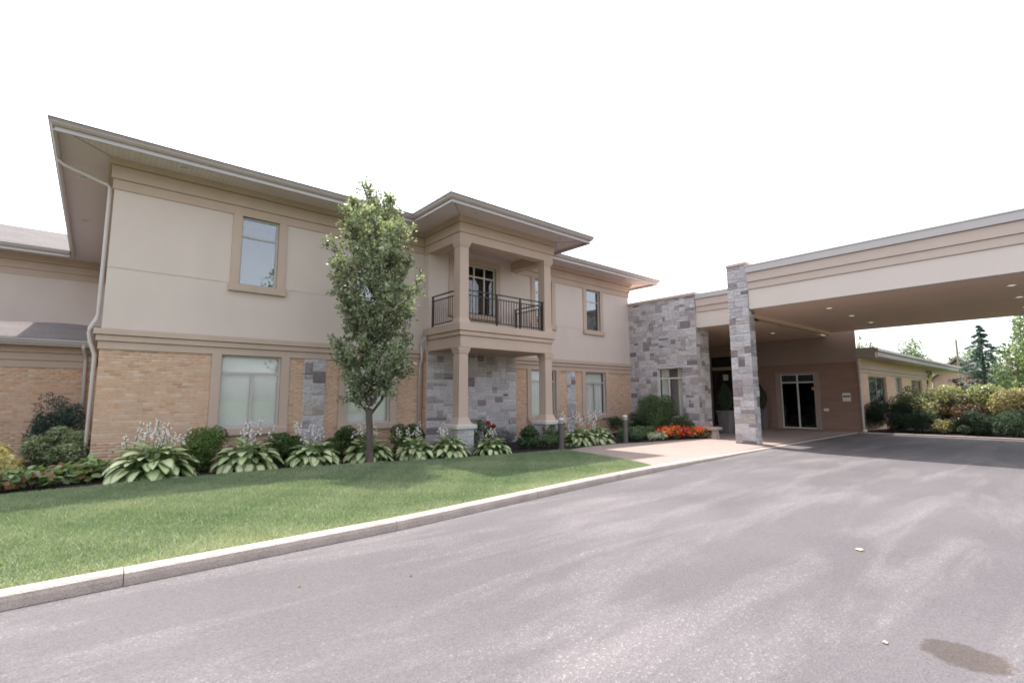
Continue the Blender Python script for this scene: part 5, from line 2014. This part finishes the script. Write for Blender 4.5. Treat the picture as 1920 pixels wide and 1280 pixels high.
# ------------------------------------------------------------------ beyond: houses, pole
def house(label, x0, x1, y0, y1, zw, zr, ridge_axis, seed, gable=True):
    t = thing('house', label, 'house', ((x0 + x1) / 2, (y0 + y1) / 2, -.08), 'houses beyond the hedge')
    m = MB().box(x0, x1, y0, y1, -.09, zw)
    m.build('wall', 'house_brick', t)
    m = MB()
    o = .45
    if gable:      # ridge runs along X: gable faces -X
        ym = (y0 + y1) / 2
        m.quad((x0 - o, y0 - o, zw - .2), (x1 + o, y0 - o, zw - .2), (x1 + o, ym, zr), (x0 - o, ym, zr))
        m.quad((x1 + o, y1 + o, zw - .2), (x0 - o, y1 + o, zw - .2), (x0 - o, ym, zr), (x1 + o, ym, zr))
        m.build('roof', 'house_roof', t)
        MB().add([(x0 + .01, y0, zw - .01), (x0 + .01, y1, zw - .01), (x0 + .01, ym, zr - .25)], [(0, 1, 2)]).build('gable', 'house_brick', t)
        for s_ in (1, -1):
            a, b_ = ((y0 - o), ym) if s_ == 1 else ((y1 + o), ym)
            MB().add([(x0 - o - .02, a, zw - .38), (x0 - o - .02, b_, zr - .18), (x0 - o - .02, b_, zr + .04), (x0 - o - .02, a, zw - .16)], [(0, 1, 2, 3)]).build('rake_board', 'house_roof', t)
    else:
        r0 = (y1 - y0) / 2
        ym = (y0 + y1) / 2
        c1, c2 = (x0 + r0 * .8, ym, zr), (x1 - r0 * .8, ym, zr)
        m.quad((x0 - o, y0 - o, zw), (x1 + o, y0 - o, zw), c2, c1)
        m.quad((x1 + o, y1 + o, zw), (x0 - o, y1 + o, zw), c1, c2)
        m.tri((x0 - o, y1 + o, zw), (x0 - o, y0 - o, zw), c1)
        m.tri((x1 + o, y0 - o, zw), (x1 + o, y1 + o, zw), c2)
        m.build('roof', 'house_roof', t)
    for k in range(2):
        y = y0 + (y1 - y0) * (.3 + .4 * k)
        w = MB().box(x0 - .04, x0 + .02, y - .45, y + .45, 1.1, 2.4).build('window', 'white_paint', t)
        MB().box(x0 - .05, x0 - .042, y - .36, y + .36, 1.2, 2.3).build('pane', 'dark_interior', w)


house('pinkish brick gabled house beyond the end of the low wing', 62, 71, 5.6, 9.6, 3.3, 5.4, 'x', 1)
house('large hip-roofed house behind the spruce', 70, 84, -4.5, 7.0, 4.2, 6.9, 'x', 2, False)
t = thing('utility_pole', 'slim wooden utility pole above the far roofs', 'pole', (60, 7.33, -.08))
MB().tube([(60, 7.33, -.1), (60, 7.33, 6.75)], [.11, .075], 8).build('post', 'wood_pole', t)
MB().lathe([(.09, 0), (.05, .12), (.02, .2)], (60, 7.33, 6.75), 8).build('cap', 'wood_pole', t)

# ---- across the driveway, behind the photographer: what the window panes mirror
for i, (x, y, h, r0) in enumerate(((16.0, -24, 17, 4.8), (25, -30, 13, 5), (36, -24, 11, 4.2), (50, -34, 13.5, 5.2), (-7, -30, 10, 4))):
    far_tree('shade_tree', 'broad shade tree across the driveway, mirrored in the windows', x, y, h, r0, 5200, .34, (0.06, 0.09, 0.035), (0.13, 0.17, 0.07), 400 + i, .22, .6, 'shade trees across the driveway')
t = thing('lamp_post', 'white lamp post across the driveway, mirrored in the leftmost lower window', 'lamp post', (6.6, -10.4, -.0))
MB().tube([(6.6, -10.4, -.1), (6.6, -10.4, 4.6)], [.09, .06], 10).build('post', 'white_paint', t)
MB().lathe([(.12, 0), (.2, .05), (.2, .3), (.1, .4)], (6.6, -10.4, 4.6), 12).build('lantern', 'white_paint', t)
